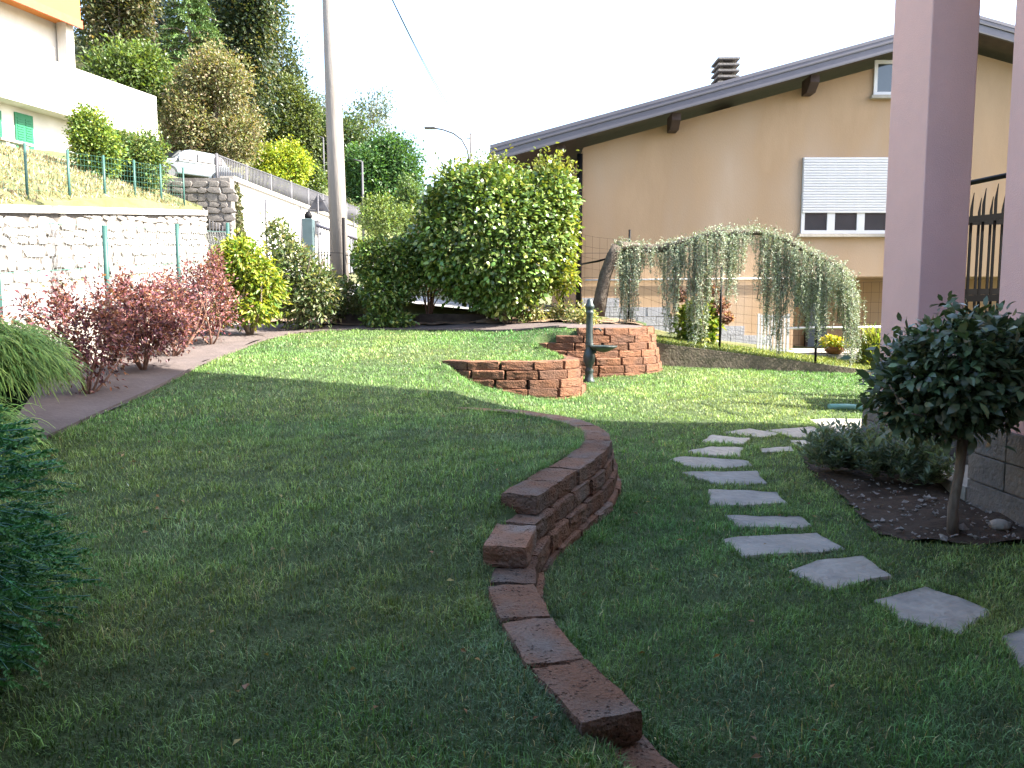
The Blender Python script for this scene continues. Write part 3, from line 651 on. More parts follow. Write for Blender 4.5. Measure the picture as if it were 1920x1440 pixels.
# sloping kerb at the foot of the back lawn
kz = lambda x: .93-.5*np.clip((x-2.45)/3.9, 0, 1.2)
b = B(); kx = np.linspace(2.46, 7.4, 14)
for a, c in zip(kx[:-1], kx[1:]):
    ya = 13.42; b.add([(a, ya, 0), (c, ya, 0), (c, ya+.16, 0), (a, ya+.16, 0), (a, ya, kz(a)), (c, ya, kz(c)), (c, ya+.16, kz(c)), (a, ya+.16, kz(a))], [(4,5,6,7),(0,1,5,4),(2,3,7,6)])
tag(b.build('kerb_wall', M['kerb']), 'sloping low concrete kerb wall at the far edge of the lower lawn', 'wall')
b = B(); kx = np.linspace(2.46, 7.4, 14)
for a, c in zip(kx[:-1], kx[1:]): b.add([(a, 13.57, kz(a)-.01), (c, 13.57, kz(c)-.01), (c, 15.3, kz(c)+.12), (a, 15.3, kz(a)+.12)], [(0,1,2,3)])
tag(b.build('verge', M['turf']), kind='structure')

# ------------------------------------------------------------------ stone retaining wall across the street
WT = lambda y: 3.38+(y-14.6)*.112
sw = thing('stone_wall', 'long pale rubble stone retaining wall with concrete coping across the street', 'wall', (-9.5, 16, 1.5))
b = B(); ysw = np.linspace(-6, 24.8, 20)
for a, c in zip(ysw[:-1], ysw[1:]):
    b.add([(-9.72, a, S(a)-.2), (-9.52, a, S(a)-.2), (-9.52, c, S(c)-.2), (-9.72, c, S(c)-.2), (-9.72, a, WT(a)-.12), (-9.52, a, WT(a)-.12), (-9.52, c, WT(c)-.12), (-9.72, c, WT(c)-.12)], [(4,5,6,7),(1,2,6,5),(0,4,7,3)])
b.add([(-9.72, 24.8, 2.3), (-9.52, 24.8, 2.3), (-9.52, 24.8, WT(24.8)-.12), (-9.72, 24.8, WT(24.8)-.12)], [(0,1,2,3)])
b.build('backing', M['mortar'], sw)
b = B()
for a, c in zip(ysw[:-1], ysw[1:]):
    b.add([(-9.8, a, WT(a)-.12), (-9.42, a, WT(a)-.12), (-9.42, c, WT(c)-.12), (-9.8, c, WT(c)-.12), (-9.8, a, WT(a)+.03), (-9.42, a, WT(a)+.03), (-9.42, c, WT(c)+.03), (-9.8, c, WT(c)+.03)], [(4,5,6,7),(3,2,1,0),(0,4,7,3),(1,2,6,5)])
b.build('coping', M['concrete'], sw)
def stone_mesh(seed, m):
    r = np.random.default_rng(seed); n = r.integers(5, 8); a = np.sort((np.arange(n)+r.uniform(-.3, .3, n))/n*2*np.pi)
    rr = r.uniform(.82, 1.2, n); P = np.stack([np.sign(np.cos(a))*np.abs(np.cos(a))**.7, np.sign(np.sin(a))*np.abs(np.sin(a))**.7], 1)*rr[:, None]*.5
    V = [(-.5, p[0], p[1]) for p in P]+[(.25, p[0], p[1]) for p in P]+[(.5, p[0]*.93, p[1]*.88) for p in P]+[(.55, 0, 0)]
    Fs = [(i, (i+1) % n, n+(i+1) % n, n+i) for i in range(n)]+[(n+i, n+(i+1) % n, 2*n+(i+1) % n, 2*n+i) for i in range(n)]+[(2*n+i, 2*n+(i+1) % n, 3*n) for i in range(n)]
    b = B(); b.add(V, Fs); return b.mesh('stone', m)
SM = [stone_mesh(s, M['wallstone']) for s in range(10)]; SD = [stone_mesh(s+20, M['darkstone']) for s in range(8)]
cnt = 0; y = 13.2
z_rel = 0.0
rows = []
zrow = .02
while zrow < 1.9:
    hrow = random.uniform(.13, .3); rows.append((zrow, hrow)); zrow += hrow*.97
for (zr0, hr) in rows:
    y = 13.9+random.uniform(0, .4)
    while y < 24.6 and cnt < 299:
        l = random.uniform(.16, .62)*(1+hr); z0_ = S(y)+zr0+random.uniform(-.02, .02); z1_ = min(z0_+hr*random.uniform(.95, 1.12), WT(y)-.125)
        if z1_-z0_ > .05:
            put('stone', random.choice(SM), (-9.51, y+l/2, (z0_+z1_)/2), 0, sw, (random.uniform(.03, .09), l*1.02, (z1_-z0_)*1.0), (random.uniform(-.09, .09), 0, random.uniform(-.05, .05))); cnt += 1
        y += l*.99
# dark end wall facing the garden
dw = thing('stone_wall', 'dark rough stone wall end rising beside the pale walls under the parked car', 'wall', (-10, 25.3, 2.7))
B().box((-11.6, 25.2, 2.4), (-8.85, 25.6, 5.6)).build('backing', M['darkstone'], dw)
zc = 3.0
while zc < 5.5:
    hr = random.uniform(.16, .28); x = -11.5+random.uniform(-.1, .1)
    while x < -8.95:
        l = random.uniform(.22, .5); put('stone', random.choice(SD), (x+l/2, 25.2, zc+hr/2), 0, dw, (random.uniform(.08, .18), l*1.02, hr*1.03), (random.uniform(-.1, .1), 0, -math.pi/2)); x += l
    zc += hr*.98
ww = thing('street_wall', 'tall white rendered retaining wall with coping running on along the street', 'wall', (-9, 30, 3))
b = B(); yy = np.linspace(25.6, 46, 8); wt = lambda y: 5.6+(y-26)*.03
for a, c in zip(yy[:-1], yy[1:]): b.add([(-9.2, a, 2), (-8.95, a, 2), (-8.95, c, 3), (-9.2, c, 3), (-9.2, a, wt(a)), (-8.95, a, wt(a)), (-8.95, c, wt(c)), (-9.2, c, wt(c))], [(4,5,6,7),(1,2,6,5),(0,4,7,3)])
b.build('wall', M['white'], ww)
b = B()
for a, c in zip(yy[:-1], yy[1:]): b.add([(-9.3, a, wt(a)), (-8.85, a, wt(a)), (-8.85, c, wt(c)), (-9.3, c, wt(c)), (-9.3, a, wt(a)+.14), (-8.85, a, wt(a)+.14), (-8.85, c, wt(c)+.14), (-9.3, c, wt(c)+.14)], [(4,5,6,7),(3,2,1,0),(0,4,7,3),(1,2,6,5),(0,1,5,4)])
b.build('coping', M['concrete'], ww)
# railing above
rl = thing('railing', 'long grey bar railing descending along the top of the street wall', 'railing', (-10, 30, 5.6))
rt = lambda y: 6.65+(y-27)*.055
rb = B().tube([(0, 0, 0), (0, 0, 1.05)], .022, 4).mesh('bar', M['rail'])
for i in range(150):
    y = 27+i*.17; put('bar', rb, (-9.9, y, rt(y)-1.05), 0, rl)
for dz in (0, -1.0): B().tube([(-9.9, y, rt(y)+dz) for y in (27, 35, 44, 52.5)], .035, 4).build('rail', M['rail'], rl)
for y in np.arange(27, 53, 3): B().tube([(-9.9, y, rt(y)-1.5), (-9.9, y, rt(y)+.05)], .05, 4).build('post', M['rail'], rl)
# small grey side gate
sg = thing('gate', 'narrow grey bar gate at the foot of the dark stone wall', 'gate', (-9.2, 25, 3))
for i in range(6): B().tube([(-9.45+.1*i, 25.0, 3.0), (-9.45+.1*i, 25.0, 4.3-.05*i)], .018, 4).build('bar', M['rail'], sg)
for z in (3.1, 3.9): B().tube([(-9.48, 24.98, z), (-8.92, 24.98, z)], .02, 4).build('rail', M['rail'], sg)

# ------------------------------------------------------------------ white house on the hill
lh = thing('hillside_house', 'white house with orange upper storey and green shutters on the slope', 'house', (-17.5, 29, 7))
u0 = np.array([.3, .954]); C0 = np.array([-16.9, 31.6]); nn = np.array([-.954, .3])
def lbox(name, t0, t1, d0, d1, z0, z1, m, parent=lh, bevel=0):
    q = [C0+u0*t+nn*d for t, d in ((t0, d0), (t1, d0), (t1, d1), (t0, d1))]
    return B().prism([tuple(p) for p in q], z0, z1).build(name, m, parent, bevel)
lbox('ground_floor_wall', -14, 3.9, .7, 8, 5.5, 8.95, M['white'])
lbox('terrace_slab', -14, 4.3, -.05, 8, 8.9, 9.15, M['white'])
lbox('parapet', -14, 4.25, 0, .2, 9.15, 10.8, M['white']); lbox('parapet_end', 4.05, 4.25, .2, 6, 9.15, 10.8, M['white'])
lbox('upper_wall', -14, -.05, .6, 8, 9.15, 12.5, M['white']); lbox('corner_column', -.35, 0, .05, .5, 10.8, 12.45, M['white'])
lbox('wing_wall', -.3, 2.0, 2.2, 8, 9.15, 11.6, M['white'])
ob = lbox('orange_storey', -14, .12, -.2, 8, 12.45, 16.5, M['orange']); lbox('trim', -14, .16, -.26, -.2, 12.3, 12.6, M['redtrim'], ob)
for k, t in enumerate((-3.95, -2.8, -1.5, -5.7)):
    sh_ = lbox('shutter', t-.75, t, .64, .699, 6.6, 8.7-.1*(k == 1), M['shutter'])
    for j in range(9): lbox('shutter_slat', t-.68, t-.42, .62, .639, 7.75+.09*j, 7.75+.09*j+.05, M['shutter'], sh_); lbox('shutter_slat', t-.33, t-.07, .62, .639, 7.75+.09*j, 7.75+.09*j+.05, M['shutter'], sh_)
lbox('kerb', -14, 3, -2.1, -1.9, 6.2, 6.75, M['concrete'])
bn = thing('bench', 'weathered stone bench in front of the green shutters', 'bench', (-17.3, 29.2, 7.1))
lbox('seat', -3.9, -2.6, -.6, -.2, 7.3, 7.38, M['concrete'], bn)
for t in (-3.7, -2.95): lbox('leg', t, t+.15, -.55, -.25, 6.8, 7.3, M['concrete'], bn)

# ------------------------------------------------------------------ fences
def wires(lines, r, n=3):
    b = B()
    for l in lines: b.tube(l, r, n, cap=False)
    return b
lf = thing('wire_fence', 'chain-link fence on green posts between the shrub bed and the street', 'fence', (-4.98, 9, 1))
fy = [3.35, 5.5, 7.67, 9.75, 11.86, 13.97]; ft = lambda y: 2.28+(y-7.67)*.115
for y in fy: B().tube([(-4.97, y, S(y)-.4), (-4.97, y, ft(y))], .032, 8).build('post', M['postgreen'], lf)
ln = []
for k in np.arange(0, 10.7+1.5, .075):
    for sg_ in (1, -1):
        pts_ = []
        for q in np.linspace(0, 1, 2):
            pass
        y0_ = 3.35+k; h_ = .98
        ya, yb = (y0_, y0_-h_*.5) if sg_ == 1 else (y0_-h_*.5, y0_)
        if min(ya, yb) < 3.3 or max(ya, yb) > 14.0: continue
        ln.append([(-4.99, ya, S(ya)+.12), (-4.99, yb, S(yb)+.12+h_)])
wires(ln, .0016).build('wire_mesh', M['wire'], lf)
for h_ in (.12, .6, 1.1): B().tube([(-4.99, y, S(y)+h_) for y in (3.3, 8, 14)], .004, 4).build('tension_wire', M['wiregreen'], lf)
bf = thing('wire_fence', 'dark post and wire fence behind the back shrubs', 'fence', (-1, 15, 1.3))
for x in (-3.15, -1.52, -.02): B().tube([(x, 14.95, 1.1), (x, 14.95, 3.2 if x < -3 else 2.6)], .03, 6).build('post', M['iron'], bf)
for z in (1.6, 2.1, 2.55): B().tube([(-4.9, 14.95, z+.05), (-3.15, 14.95, z), (2.3, 14.95, z)], .004, 4).build('wire', M['iron'], bf)
rf = thing('wire_fence', 'thin black wire mesh fence on slim posts behind the weeping cedar', 'fence', (3.5, 14.6, .8))
rp = [(2.15, 14.6, 1.25, 2.95), (3.78, 14.35, .8, 2.3), (5.28, 13.7, .5, 1.22), (.95, 14.8, 1.3, 3.0), (7.0, 13.9, .3, 2.1)]
for x, y, z0, z1 in rp: B().tube([(x, y, z0-.2), (x, y, z1)], .022, 6).build('post', M['iron'], rf)
segs = [(.95, 14.8, 1.3, 2.95), (2.15, 14.6, 1.25, 2.75), (3.78, 14.35, .85, 2.05), (5.3, 14.2, .7, 2.0), (7.0, 13.9, .5, 2.0)]
ln = []
for s0, s1 in zip(segs[:-1], segs[1:]):
    for k in range(9):
        t = k/8; m0 = s0[2]+(s0[3]-s0[2])*t; m1 = s1[2]+(s1[3]-s1[2])*t; ln.append([(s0[0], s0[1], m0), ((s0[0]+s1[0])/2, (s0[1]+s1[1])/2, (m0+m1)/2-.03), (s1[0], s1[1], m1)])
    n = int((s1[0]-s0[0])/.13)
    for k in range(n): t = k/n; x = s0[0]+(s1[0]-s0[0])*t; y = s0[1]+(s1[1]-s0[1])*t; ln.append([(x, y, s0[2]+(s1[2]-s0[2])*t), (x, y, s0[3]+(s1[3]-s0[3])*t-.02)])
wires(ln, .002).build('wire_mesh', M['iron'], rf)
# hill fence on the coping
hf = thing('wire_fence', 'green wire fence on top of the pale stone wall', 'fence', (-10, 18, 3.5))
hy = np.arange(13.4, 24.9, 1.58)
for y in hy: B().tube([(-10, y, WT(y)-.1), (-10, y, WT(y)+1.3)], .028, 6).build('post', M['postgreen'], hf)
ln = [[(-10, hy[0], WT(hy[0])+h_), (-10, hy[-1], WT(hy[-1])+h_)] for h_ in np.linspace(.1, 1.25, 10)]+[[(-10, y, WT(y)+.05), (-10, y, WT(y)+1.25)] for y in np.arange(13.4, 24.5, .16)]
wires(ln, .003).build('wire_mesh', M['wiregreen'], hf)
sf = thing('wire_fence', 'slim grey posts with wire standing along the white street wall', 'fence', (-8.4, 30, 3))
for y, zt_ in ((27.0, 5.2), (31.5, 5.5), (36.5, 6.0), (42, 6.3)): B().tube([(-8.3, y, S(y)-.1), (-8.3, y, zt_)], .035, 6).build('post', M['rail'], sf)
B().tube([(-8.3, 27, 5.15), (-8.3, 31.5, 5.45), (-8.3, 36.5, 5.95), (-8.3, 42, 6.25)], .008, 4).build('wire', M['rail'], sf)
ff = thing('wire_fence', 'distant low post fence below the green trees', 'fence', (-6, 44, 5))
for px in (690, 707, 722, 738): p = at(px, 402, 44); B().tube([(p.x, 44, 3.9), (p.x, 44, p.z)], .05, 5).build('post', M['rail'], ff)
p, q = at(690, 404, 44), at(738, 404, 44); B().tube([p, q], .01, 4).build('wire', M['rail'], ff)

# ------------------------------------------------------------------ poles, lamp, sign, gate on the street
up = thing('utility_pole', 'tall weathered utility pole rising behind the garden shrubs', 'pole', (-3.4, 15.6, 1.3))
B().tube([(-3.36, 15.6, 1.2), (-3.42, 15.6, 5), (-3.52, 15.6, 10.5)], [.185, .16, .115], 16).build('shaft', M['pole'], up)
B().tube([(-3.72, 15.5, 2.55), (-3.02, 15.5, 2.55)], .012, 5).build('step_bolt', M['iron'], up)
fpole = at(884, 250, 42)
u2 = thing('utility_pole', 'distant slim wooden pole beside the curved street lamp', 'pole', (fpole.x, 42, 3))
B().tube([(fpole.x, 42, 3.5), fpole], [.13, .09], 8).build('shaft', M['pole'], u2); B().tube([(fpole.x-.25, 42, fpole.z-.25), (fpole.x+.25, 42, fpole.z-.25)], .03, 5).build('crossarm', M['pole'], u2)
lp = thing('street_lamp', 'street lamp with long curved arm above the big round bush', 'street lamp', (fpole.x-.3, 41, 3))
pts_ = [(880, 420), (880, 300), (876, 280), (866, 262), (850, 250), (830, 243), (812, 240)]
B().tube([at(a, b_, 41) for a, b_ in pts_], [.07, .06, .05, .045, .045, .04, .04], 6).build('pole', M['rail'], lp)
a, c = at(816, 240, 41), at(796, 239, 41); B().obox(((a.x+c.x)/2, 41), (1, 0), abs(a.x-c.x)/2, .14, a.z-.05, a.z+.05).build('lamp_head', M['rail'], lp, bevel=.02)
for px, yt, yb, d, lab in ((775, 278, 335, 60, 'slim dark pole standing against the far green tree'), (679, 303, 405, 46, 'thin pale pole right of the tall utility pole'), (606, 258, 300, 62, 'thin pole sticking out of the dark trees left of the tall pole')):
    p = at(px, yt, d); o = thing('lamp_post', lab, 'pole', (p.x, d, hz(p.x, d)))
    B().tube([(p.x, d, hz(p.x, d)-.3), p], [.09, .06], 6).build('shaft', M['rail'], o); B().tube([p, p+Vector((-.5, 0, .12))], .04, 5).build('arm', M['rail'], o)
for k, (dx, lab) in enumerate(((-.18, 'overhead cable, upper of the two running from the tall pole to the lamp'), (.2, 'overhead cable, lower of the two running from the tall pole to the lamp'))):
    a = Vector((-3.52+dx*.3, 15.6, 10.2-.25*k)); c = Vector((fpole.x+dx, 42, fpole.z-.15-.12*k)); pts_ = [a+(c-a)*t-Vector((0, 0, .55*4*t*(1-t)*(1+.3*k))) for t in np.linspace(0, 1, 14)]
    tag(B().tube(pts_, .011, 4).build('cable', M['iron']), lab, 'cable')
p0 = at(597, 398, 34); ts = thing('traffic_sign', 'triangular road sign seen from its grey back on a post', 'sign', (p0.x, 34, 3.3))
tri = [at(575.5, 397, 34), at(618, 397, 34), at(597, 362, 34)]; b = B()
b.add([t for t in tri]+[t+Vector((0, .03, 0)) for t in tri], [(0,1,2),(5,4,3),(0,3,4,1),(1,4,5,2),(2,5,3,0)]); b.build('plate', M['rail'], ts, bevel=.01)
B().tube([(p0.x, 33.95, 3.2), (p0.x, 33.95, at(597, 364, 34).z)], .04, 6).build('post', M['rail'], ts)
for py in (376, 390): q = at(597, py, 34); B().box((q.x-.3, 33.97, q.z-.02), (q.x+.3, 33.99, q.z+.02)).build('bracket', M['rail'], ts)
gp = at(578, 440, 24); sgt = thing('street_gate', 'grey sliding gate of slanted bars beside a teal gate post', 'gate', (gp.x, 24, 2.5))
zt_ = at(578, 410, 24).z; B().box((gp.x-.16, 23.9, 2.2), (gp.x+.16, 24.2, zt_)).build('gate_post', M['gatepost'], sgt, bevel=.02)
B().lathe((gp.x, 24.05, zt_), [(.09, 0), (.12, .05), (.12, .12), (.07, .2), (.02, .22)], 10).build('post_lamp', M['iron'], sgt)
A, Bq = Vector((gp.x+.25, 24, at(592, 422, 24).z)), Vector((gp.x+1.35, 24.6, at(640, 448, 24.6).z))
for i in range(14):
    t = (i+.5)/14; q = A+(Bq-A)*t; B().tube([(q.x, q.y, 2.4), (q.x, q.y, q.z)], .02, 4).build('bar', M['rail'], sgt)
B().tube([A, Bq], .05, 4).build('rail', M['roofmetal'], sgt); B().tube([(A.x, A.y, 2.5), (Bq.x, Bq.y, 2.45)], .04, 4).build('rail', M['rail'], sgt)
mb = at(597, 415, 43); mbx = thing('letter_box', 'small white box with dark frame on the far white wall', 'letter box', (-8.9, 36, 4)); 
B().box((-8.94, 36.0, 4.9), (-8.8, 36.9, 5.5)).build('frame', M['rail'], mbx); B().box((-8.8, 36.1, 5.0), (-8.78, 36.8, 5.4)).build('face', M['whitepaint'], mbx)

# ------------------------------------------------------------------ cars on the upper road
def car(px, d, heading, label, zb, sc=1.0):
    x = (px-960)/F*d; o = thing('parked_car', label, 'car', (x, d, zb)); c, s_ = math.cos(heading), math.sin(heading)
    def T(v): return [(x+(a*c-b_*s_)*sc, d+(a*s_+b_*c)*sc, zb+z*sc) for a, b_, z in v]
    def hull(name, prof, w0, w1, m, parent=o, bev=.05):
        n = len(prof); V = T([(a, -w, z) for (a, z, w) in prof]+[(a, w, z) for (a, z, w) in prof])
        b = B(); b.add(V, [tuple(range(n)), tuple(range(2*n-1, n-1, -1))]+[(i, (i+1) % n, n+(i+1) % n, n+i) for i in range(n)]); return b.build(name, m, parent, bev)
    hull('body', [(-2.05,.35,.8),(-2.1,.75,.84),(-2.0,1.02,.84),(1.0,1.02,.86),(1.9,.92,.8),(2.12,.7,.76),(2.08,.32,.74)], 0, 0, M['carpaint'])
    hull('cabin', [(-1.95,1.0,.8),(-1.7,1.5,.64),(-1.2,1.62,.62),(.1,1.64,.62),(.45,1.55,.63),(1.1,1.0,.8)], 0, 0, M['carpaint'], bev=.04)
    for sg_ in (-1, 1):
        for (a, b_, nm) in ((-1.05, -.15, 'side_window'), (-.08, .68, 'side_window'), (-1.6, -1.14, 'side_window')):
            V = []
            for off in (0, .05):
                y0, y1 = (.83+off)*sg_, (.70+off)*sg_; V += [(a, y0, 1.05), (b_, y0, 1.05), (b_-.1-(.22 if b_ > .5 else 0), y1, 1.5), (a+.05, y1, 1.5)]
            b = B(); b.add(T(V), [(4,5,6,7),(0,1,5,4),(1,2,6,5),(2,3,7,6),(3,0,4,7)]); b.build(nm, M['glass'], o)
        for a in (-1.3, 1.3):
            q = T([(a, .72*sg_, .33), (a, .87*sg_, .33)]); w_ = B().tube(q, .33*sc, 16).build('wheel', M['tyre'], o); q2 = T([(a, .86*sg_, .33), (a, .885*sg_, .33)]); B().tube(q2, .2*sc, 10).build('rim', M['rail'], w_)
        b = B(); b.add(T([(2.02, .45*sg_, .66), (2.0, .76*sg_, .68), (1.95, .76*sg_, .84), (2.0, .45*sg_, .82), (2.13, .45*sg_, .66), (2.09, .74*sg_, .68), (2.03, .76*sg_, .84), (2.08, .45*sg_, .82)]), [(4,5,6,7),(0,1,5,4),(1,2,6,5),(2,3,7,6),(3,0,4,7)]); b.build('headlight', M['glass'], o)
        b = B(); V = T([(.78,.86*sg_,1.05),(.95,.86*sg_,1.05),(.95,1.0*sg_,1.05),(.78,1.0*sg_,1.05),(.78,.86*sg_,1.18),(.9,.86*sg_,1.18),(.9,1.0*sg_,1.18),(.78,1.0*sg_,1.18)]); b.add(V, [(0,3,2,1),(4,5,6,7),(0,1,5,4),(1,2,6,5),(2,3,7,6),(3,0,4,7)]); b.build('mirror', M['carpaint'], o)
    b = B(); b.add(T([(1.22,-.68,1.06),(1.22,.68,1.06),(.66,.56,1.54),(.66,-.56,1.54),(1.0,-.6,1.06),(1.0,.6,1.06),(.45,.5,1.5),(.45,-.5,1.5)]), [(0,1,2,3),(4,7,6,5),(0,4,5,1),(1,5,6,2),(2,6,7,3),(3,7,4,0)]); b.build('windscreen', M['glass'], o)
    return o
c1 = at(362, 342, 40); car(362, 40, math.radians(-128), 'pale blue-white car parked above the dark stone wall', c1.z-.05, .95)
c2 = at(441, 360, 36); car(441, 36, math.radians(-75), 'white car half hidden behind the coping of the street wall', c2.z-.45, .8)
# ------------------------------------------------------------------ plants
def stems(parent, base, tops, r0=.02, r1=.006, m='bark', name='stem'):
    for t in tops:
        k = len(t) if False else 5
        B().tube(limb(base if not isinstance(base, list) else base[0], t, .08, k), [r0+(r1-r0)*i/(k-1) for i in range(k)], 6).build(name, M[m], parent)

def lobes_blob(c, r, n, spread=.55, size=.55):
    L = [(tuple(c), (r[0]*.78, r[1]*.78, r[2]*.78))]
    for i in range(n):
        d = unit(rng.normal(size=3)); L.append((tuple(np.array(c)+d*np.array(r)*spread), tuple(np.array(r)*size*rng.uniform(.75, 1.2))))
    return L

def shrub(name, label, cat, base, c, r, n, L, Wd, cols, m='leaf', group=None, nl=6, ns=4, sm='bark', r0=.02, w=None, lump=.2, seed=0, crown='crown', **kw):
    o = thing(name, label, cat, base, group)
    tops = [tuple(np.array(c)+unit(rng.normal(size=3))*np.array(r)*.5) for _ in range(ns)]
    stems(o, base, tops, r0, r0*.3, sm)
    foliage(crown, lobes_blob(c, r, nl), n, L, Wd, cols, M[m], o, w=w, lump=lump, seed=seed, **kw)
    return o

# purple shrubs along the left bed
PUR = [(.15, .06, .075), (.21, .085, .085), (.11, .05, .065), (.28, .14, .11)]
gp_ = 'purple-leaved shrubs in the fabric bed'
for k, (x, y, hgt, rx, lab) in enumerate(((-4.05, 7.5, .85, .45, 'nearest dark purple shrub with a bent stem in the fabric bed'), (-4.6, 6.9, .85, .36, 'sparse dark purple shrub tucked between the cypress and the fence'), (-4.1, 8.75, .85, .42, 'purple shrub half in sun, second along the bed'), (-4.25, 9.85, .98, .46, 'sunlit reddish shrub, third along the fabric bed'), (-4.2, 11.0, 1.02, .42, 'reddest sunlit shrub with tall shoots next to the yellow-green shrub'))):
    z = gz(x, y); o = thing('purple_shrub', lab, 'shrub', (x, y, z), gp_)
    tops = [(x+rng.normal()*.25, y+rng.normal()*.25, z+hgt*rng.uniform(.6, .95)) for _ in range(7)]; stems(o, (x, y, z-.03), tops, .014, .004, 'trunkred')
    lb = [((x, y, z+.12+hgt*.45), (rx*.8, rx*.8, hgt*.42))]+[((x+rng.normal()*rx*.4, y+rng.normal()*rx*.4, z+hgt*rng.uniform(.4, .8)), (rx*.45, rx*.45, hgt*.28)) for _ in range(6)]
    for t in tops[:4]: lb.append(((t[0], t[1], z+hgt*1.0+rng.uniform(-.05, .12)), (.09, .09, .22)))
    foliage('crown', lb, 3000, .043, .022, PUR, M['leaf'], o, shell=.8, lump=.35, lsc=3, seed=k, jit=.7, amt=.35)
# yellow-green shrub, big variegated shrub, clipped bush
YG = [(.17, .24, .03), (.25, .30, .04), (.10, .18, .03), (.33, .34, .05)]
z = gz(-4.05, 12.2)
o = thing('yellow_shrub', 'yellow-green leafy shrub on bare stems at the corner of the bed', 'shrub', (-4.05, 12.2, z))
stems(o, (-4.05, 12.2, z-.03), [(-4.05+rng.normal()*.25, 12.2+rng.normal()*.2, z+1.1) for _ in range(6)], .025, .008, 'barkpale')
foliage('crown', [((-4.08, 12.2, z+.9), (.42, .42, .48)), ((-4.15, 12.1, z+1.2), (.3, .3, .25)), ((-3.85, 12.2, z+.75), (.3, .3, .3)), ((-4.3, 12.2, z+1.05), (.28, .3, .3)), ((-3.9, 12.0, z+.4), (.25, .25, .1)), ((-4.3, 12.0, z+.38), (.2, .2, .08))], 3200, .085, .036, YG, M['leaf'], o, droop=.3, lump=.25, jit=.7)
VG = [(.10, .14, .05), (.16, .19, .09), (.06, .10, .04), (.30, .30, .18)]
z = gz(-3.55, 13.3)
o = thing('variegated_shrub', 'large grey-green shrub with thin upright shoots before the utility pole', 'shrub', (-3.55, 13.3, z))
stems(o, (-3.55, 13.3, z-.03), [(-3.55+rng.normal()*.35, 13.3+rng.normal()*.25, z+1.2) for _ in range(7)], .03, .008)
foliage('crown', lobes_blob((-3.5, 13.3, z+.8), (.62, .55, .66), 8)+[((-3.85, 13.3, z+1.45), (.25, .25, .3)), ((-3.95, 13.3, z+1.68), (.14, .14, .16))], 4200, .08, .036, VG, M['leaf'], o, lump=.25, jit=.6)
z = gz(-2.9, 14.2)
shrub('low_shrub', 'low dark shrub at the foot of the utility pole', 'shrub', (-2.95, 14.1, z), (-2.95, 14.1, z+.42), (.42, .35, .4), 1500, .06, .026, [(.06, .10, .03), (.13, .14, .05)], nl=5, seed=3)
GB = [(.13, .20, .045), (.09, .155, .036), (.22, .26, .06), (.065, .115, .03)]
z = gz(-2.15, 13.7)
o = thing('round_bush', 'medium green rounded bush left of the biggest bush', 'bush', (-2.1, 13.7, z))
stems(o, (-2.1, 13.7, z-.03), [(-2.15+rng.normal()*.2, 13.7, z+.8) for _ in range(6)], .03, .01)
foliage('crown', [((-2.15, 13.7, z+.98), (.5, .48, .52)), ((-2.4, 13.7, z+1.2), (.36, .4, .3)), ((-1.9, 13.65, z+1.2), (.36, .4, .3)), ((-2.2, 13.5, z+.6), (.4, .4, .3)), ((-1.85, 13.6, z+.75), (.3, .35, .3)), ((-2.1, 13.4, z+.14), (.42, .2, .14))], 4500, .075, .04, GB, M['gloss'], o, lump=.12)
z = gz(-1.5, 14.3)
o = thing('twiggy_shrub', 'reddish twiggy shrub in the gap between the two round bushes', 'shrub', (-1.5, 14.3, z))
stems(o, (-1.5, 14.3, z-.02), [(-1.5+rng.normal()*.18, 14.3, z+.95+rng.normal()*.1) for _ in range(9)], .018, .005, 'trunkred')
foliage('crown', lobes_blob((-1.5, 14.3, z+.85), (.3, .3, .45), 4), 700, .06, .028, [(.22, .10, .04), (.2, .2, .05)], M['leaf'], o, shell=.9, jit=1)
# biggest bush
z = gz(-.08, 13.55)
o = thing('camellia_bush', 'biggest bush, round and glossy with sunlight coloured into its yellow side', 'bush', (-.08, 13.55, z))
stems(o, (-.08, 13.55, z-.05), [(-.2+rng.normal()*.3, 13.75+rng.normal()*.15, z+1.1) for _ in range(12)], .045, .015)
cb = np.array([-.35, 13.75, z+1.5])
foliage('crown', [(tuple(cb), (1.28, 1.1, 1.15)), ((-1.0, 13.7, z+1.5), (.68, .75, .85)), ((-.6, 13.7, z+2.15), (.8, .8, .5)), ((-.1, 13.5, z+1.1), (.85, .75, .8)), ((.45, 13.75, z+1.6), (.62, .75, .85)), ((.72, 13.8, z+2.1), (.4, .55, .55)), ((-.15, 13.5, z+.55), (.5, .45, .38))], 18000, .082, .048, GB, M['gloss'], o, rounded=True, lump=.07, droop=.15, jit=.5, shell=.25, w=[.4, .3, .2, .1])
foliage('sun_tinted_leaves', [((.85, 13.9, z+1.55), (.3, .5, 1.0)), ((.85, 13.95, z+.85), (.28, .45, .3))], 1100, .08, .045, [(.26, .27, .04), (.2, .25, .04), (.12, .18, .03)], M['leaf'], o, lump=.12, jit=.6)  # sun shining through the right side, put into yellower leaf colours
foliage('top_shoots', [((-1.0, 13.8, z+2.55), (.35, .3, .12)), ((-.35, 13.8, z+2.68), (.5, .3, .12)), ((.7, 13.8, z+2.68), (.3, .3, .12))], 700, .07, .035, [(.2, .22, .05), (.13, .17, .04)], M['leaf'], o, lump=.3, jit=1.2)
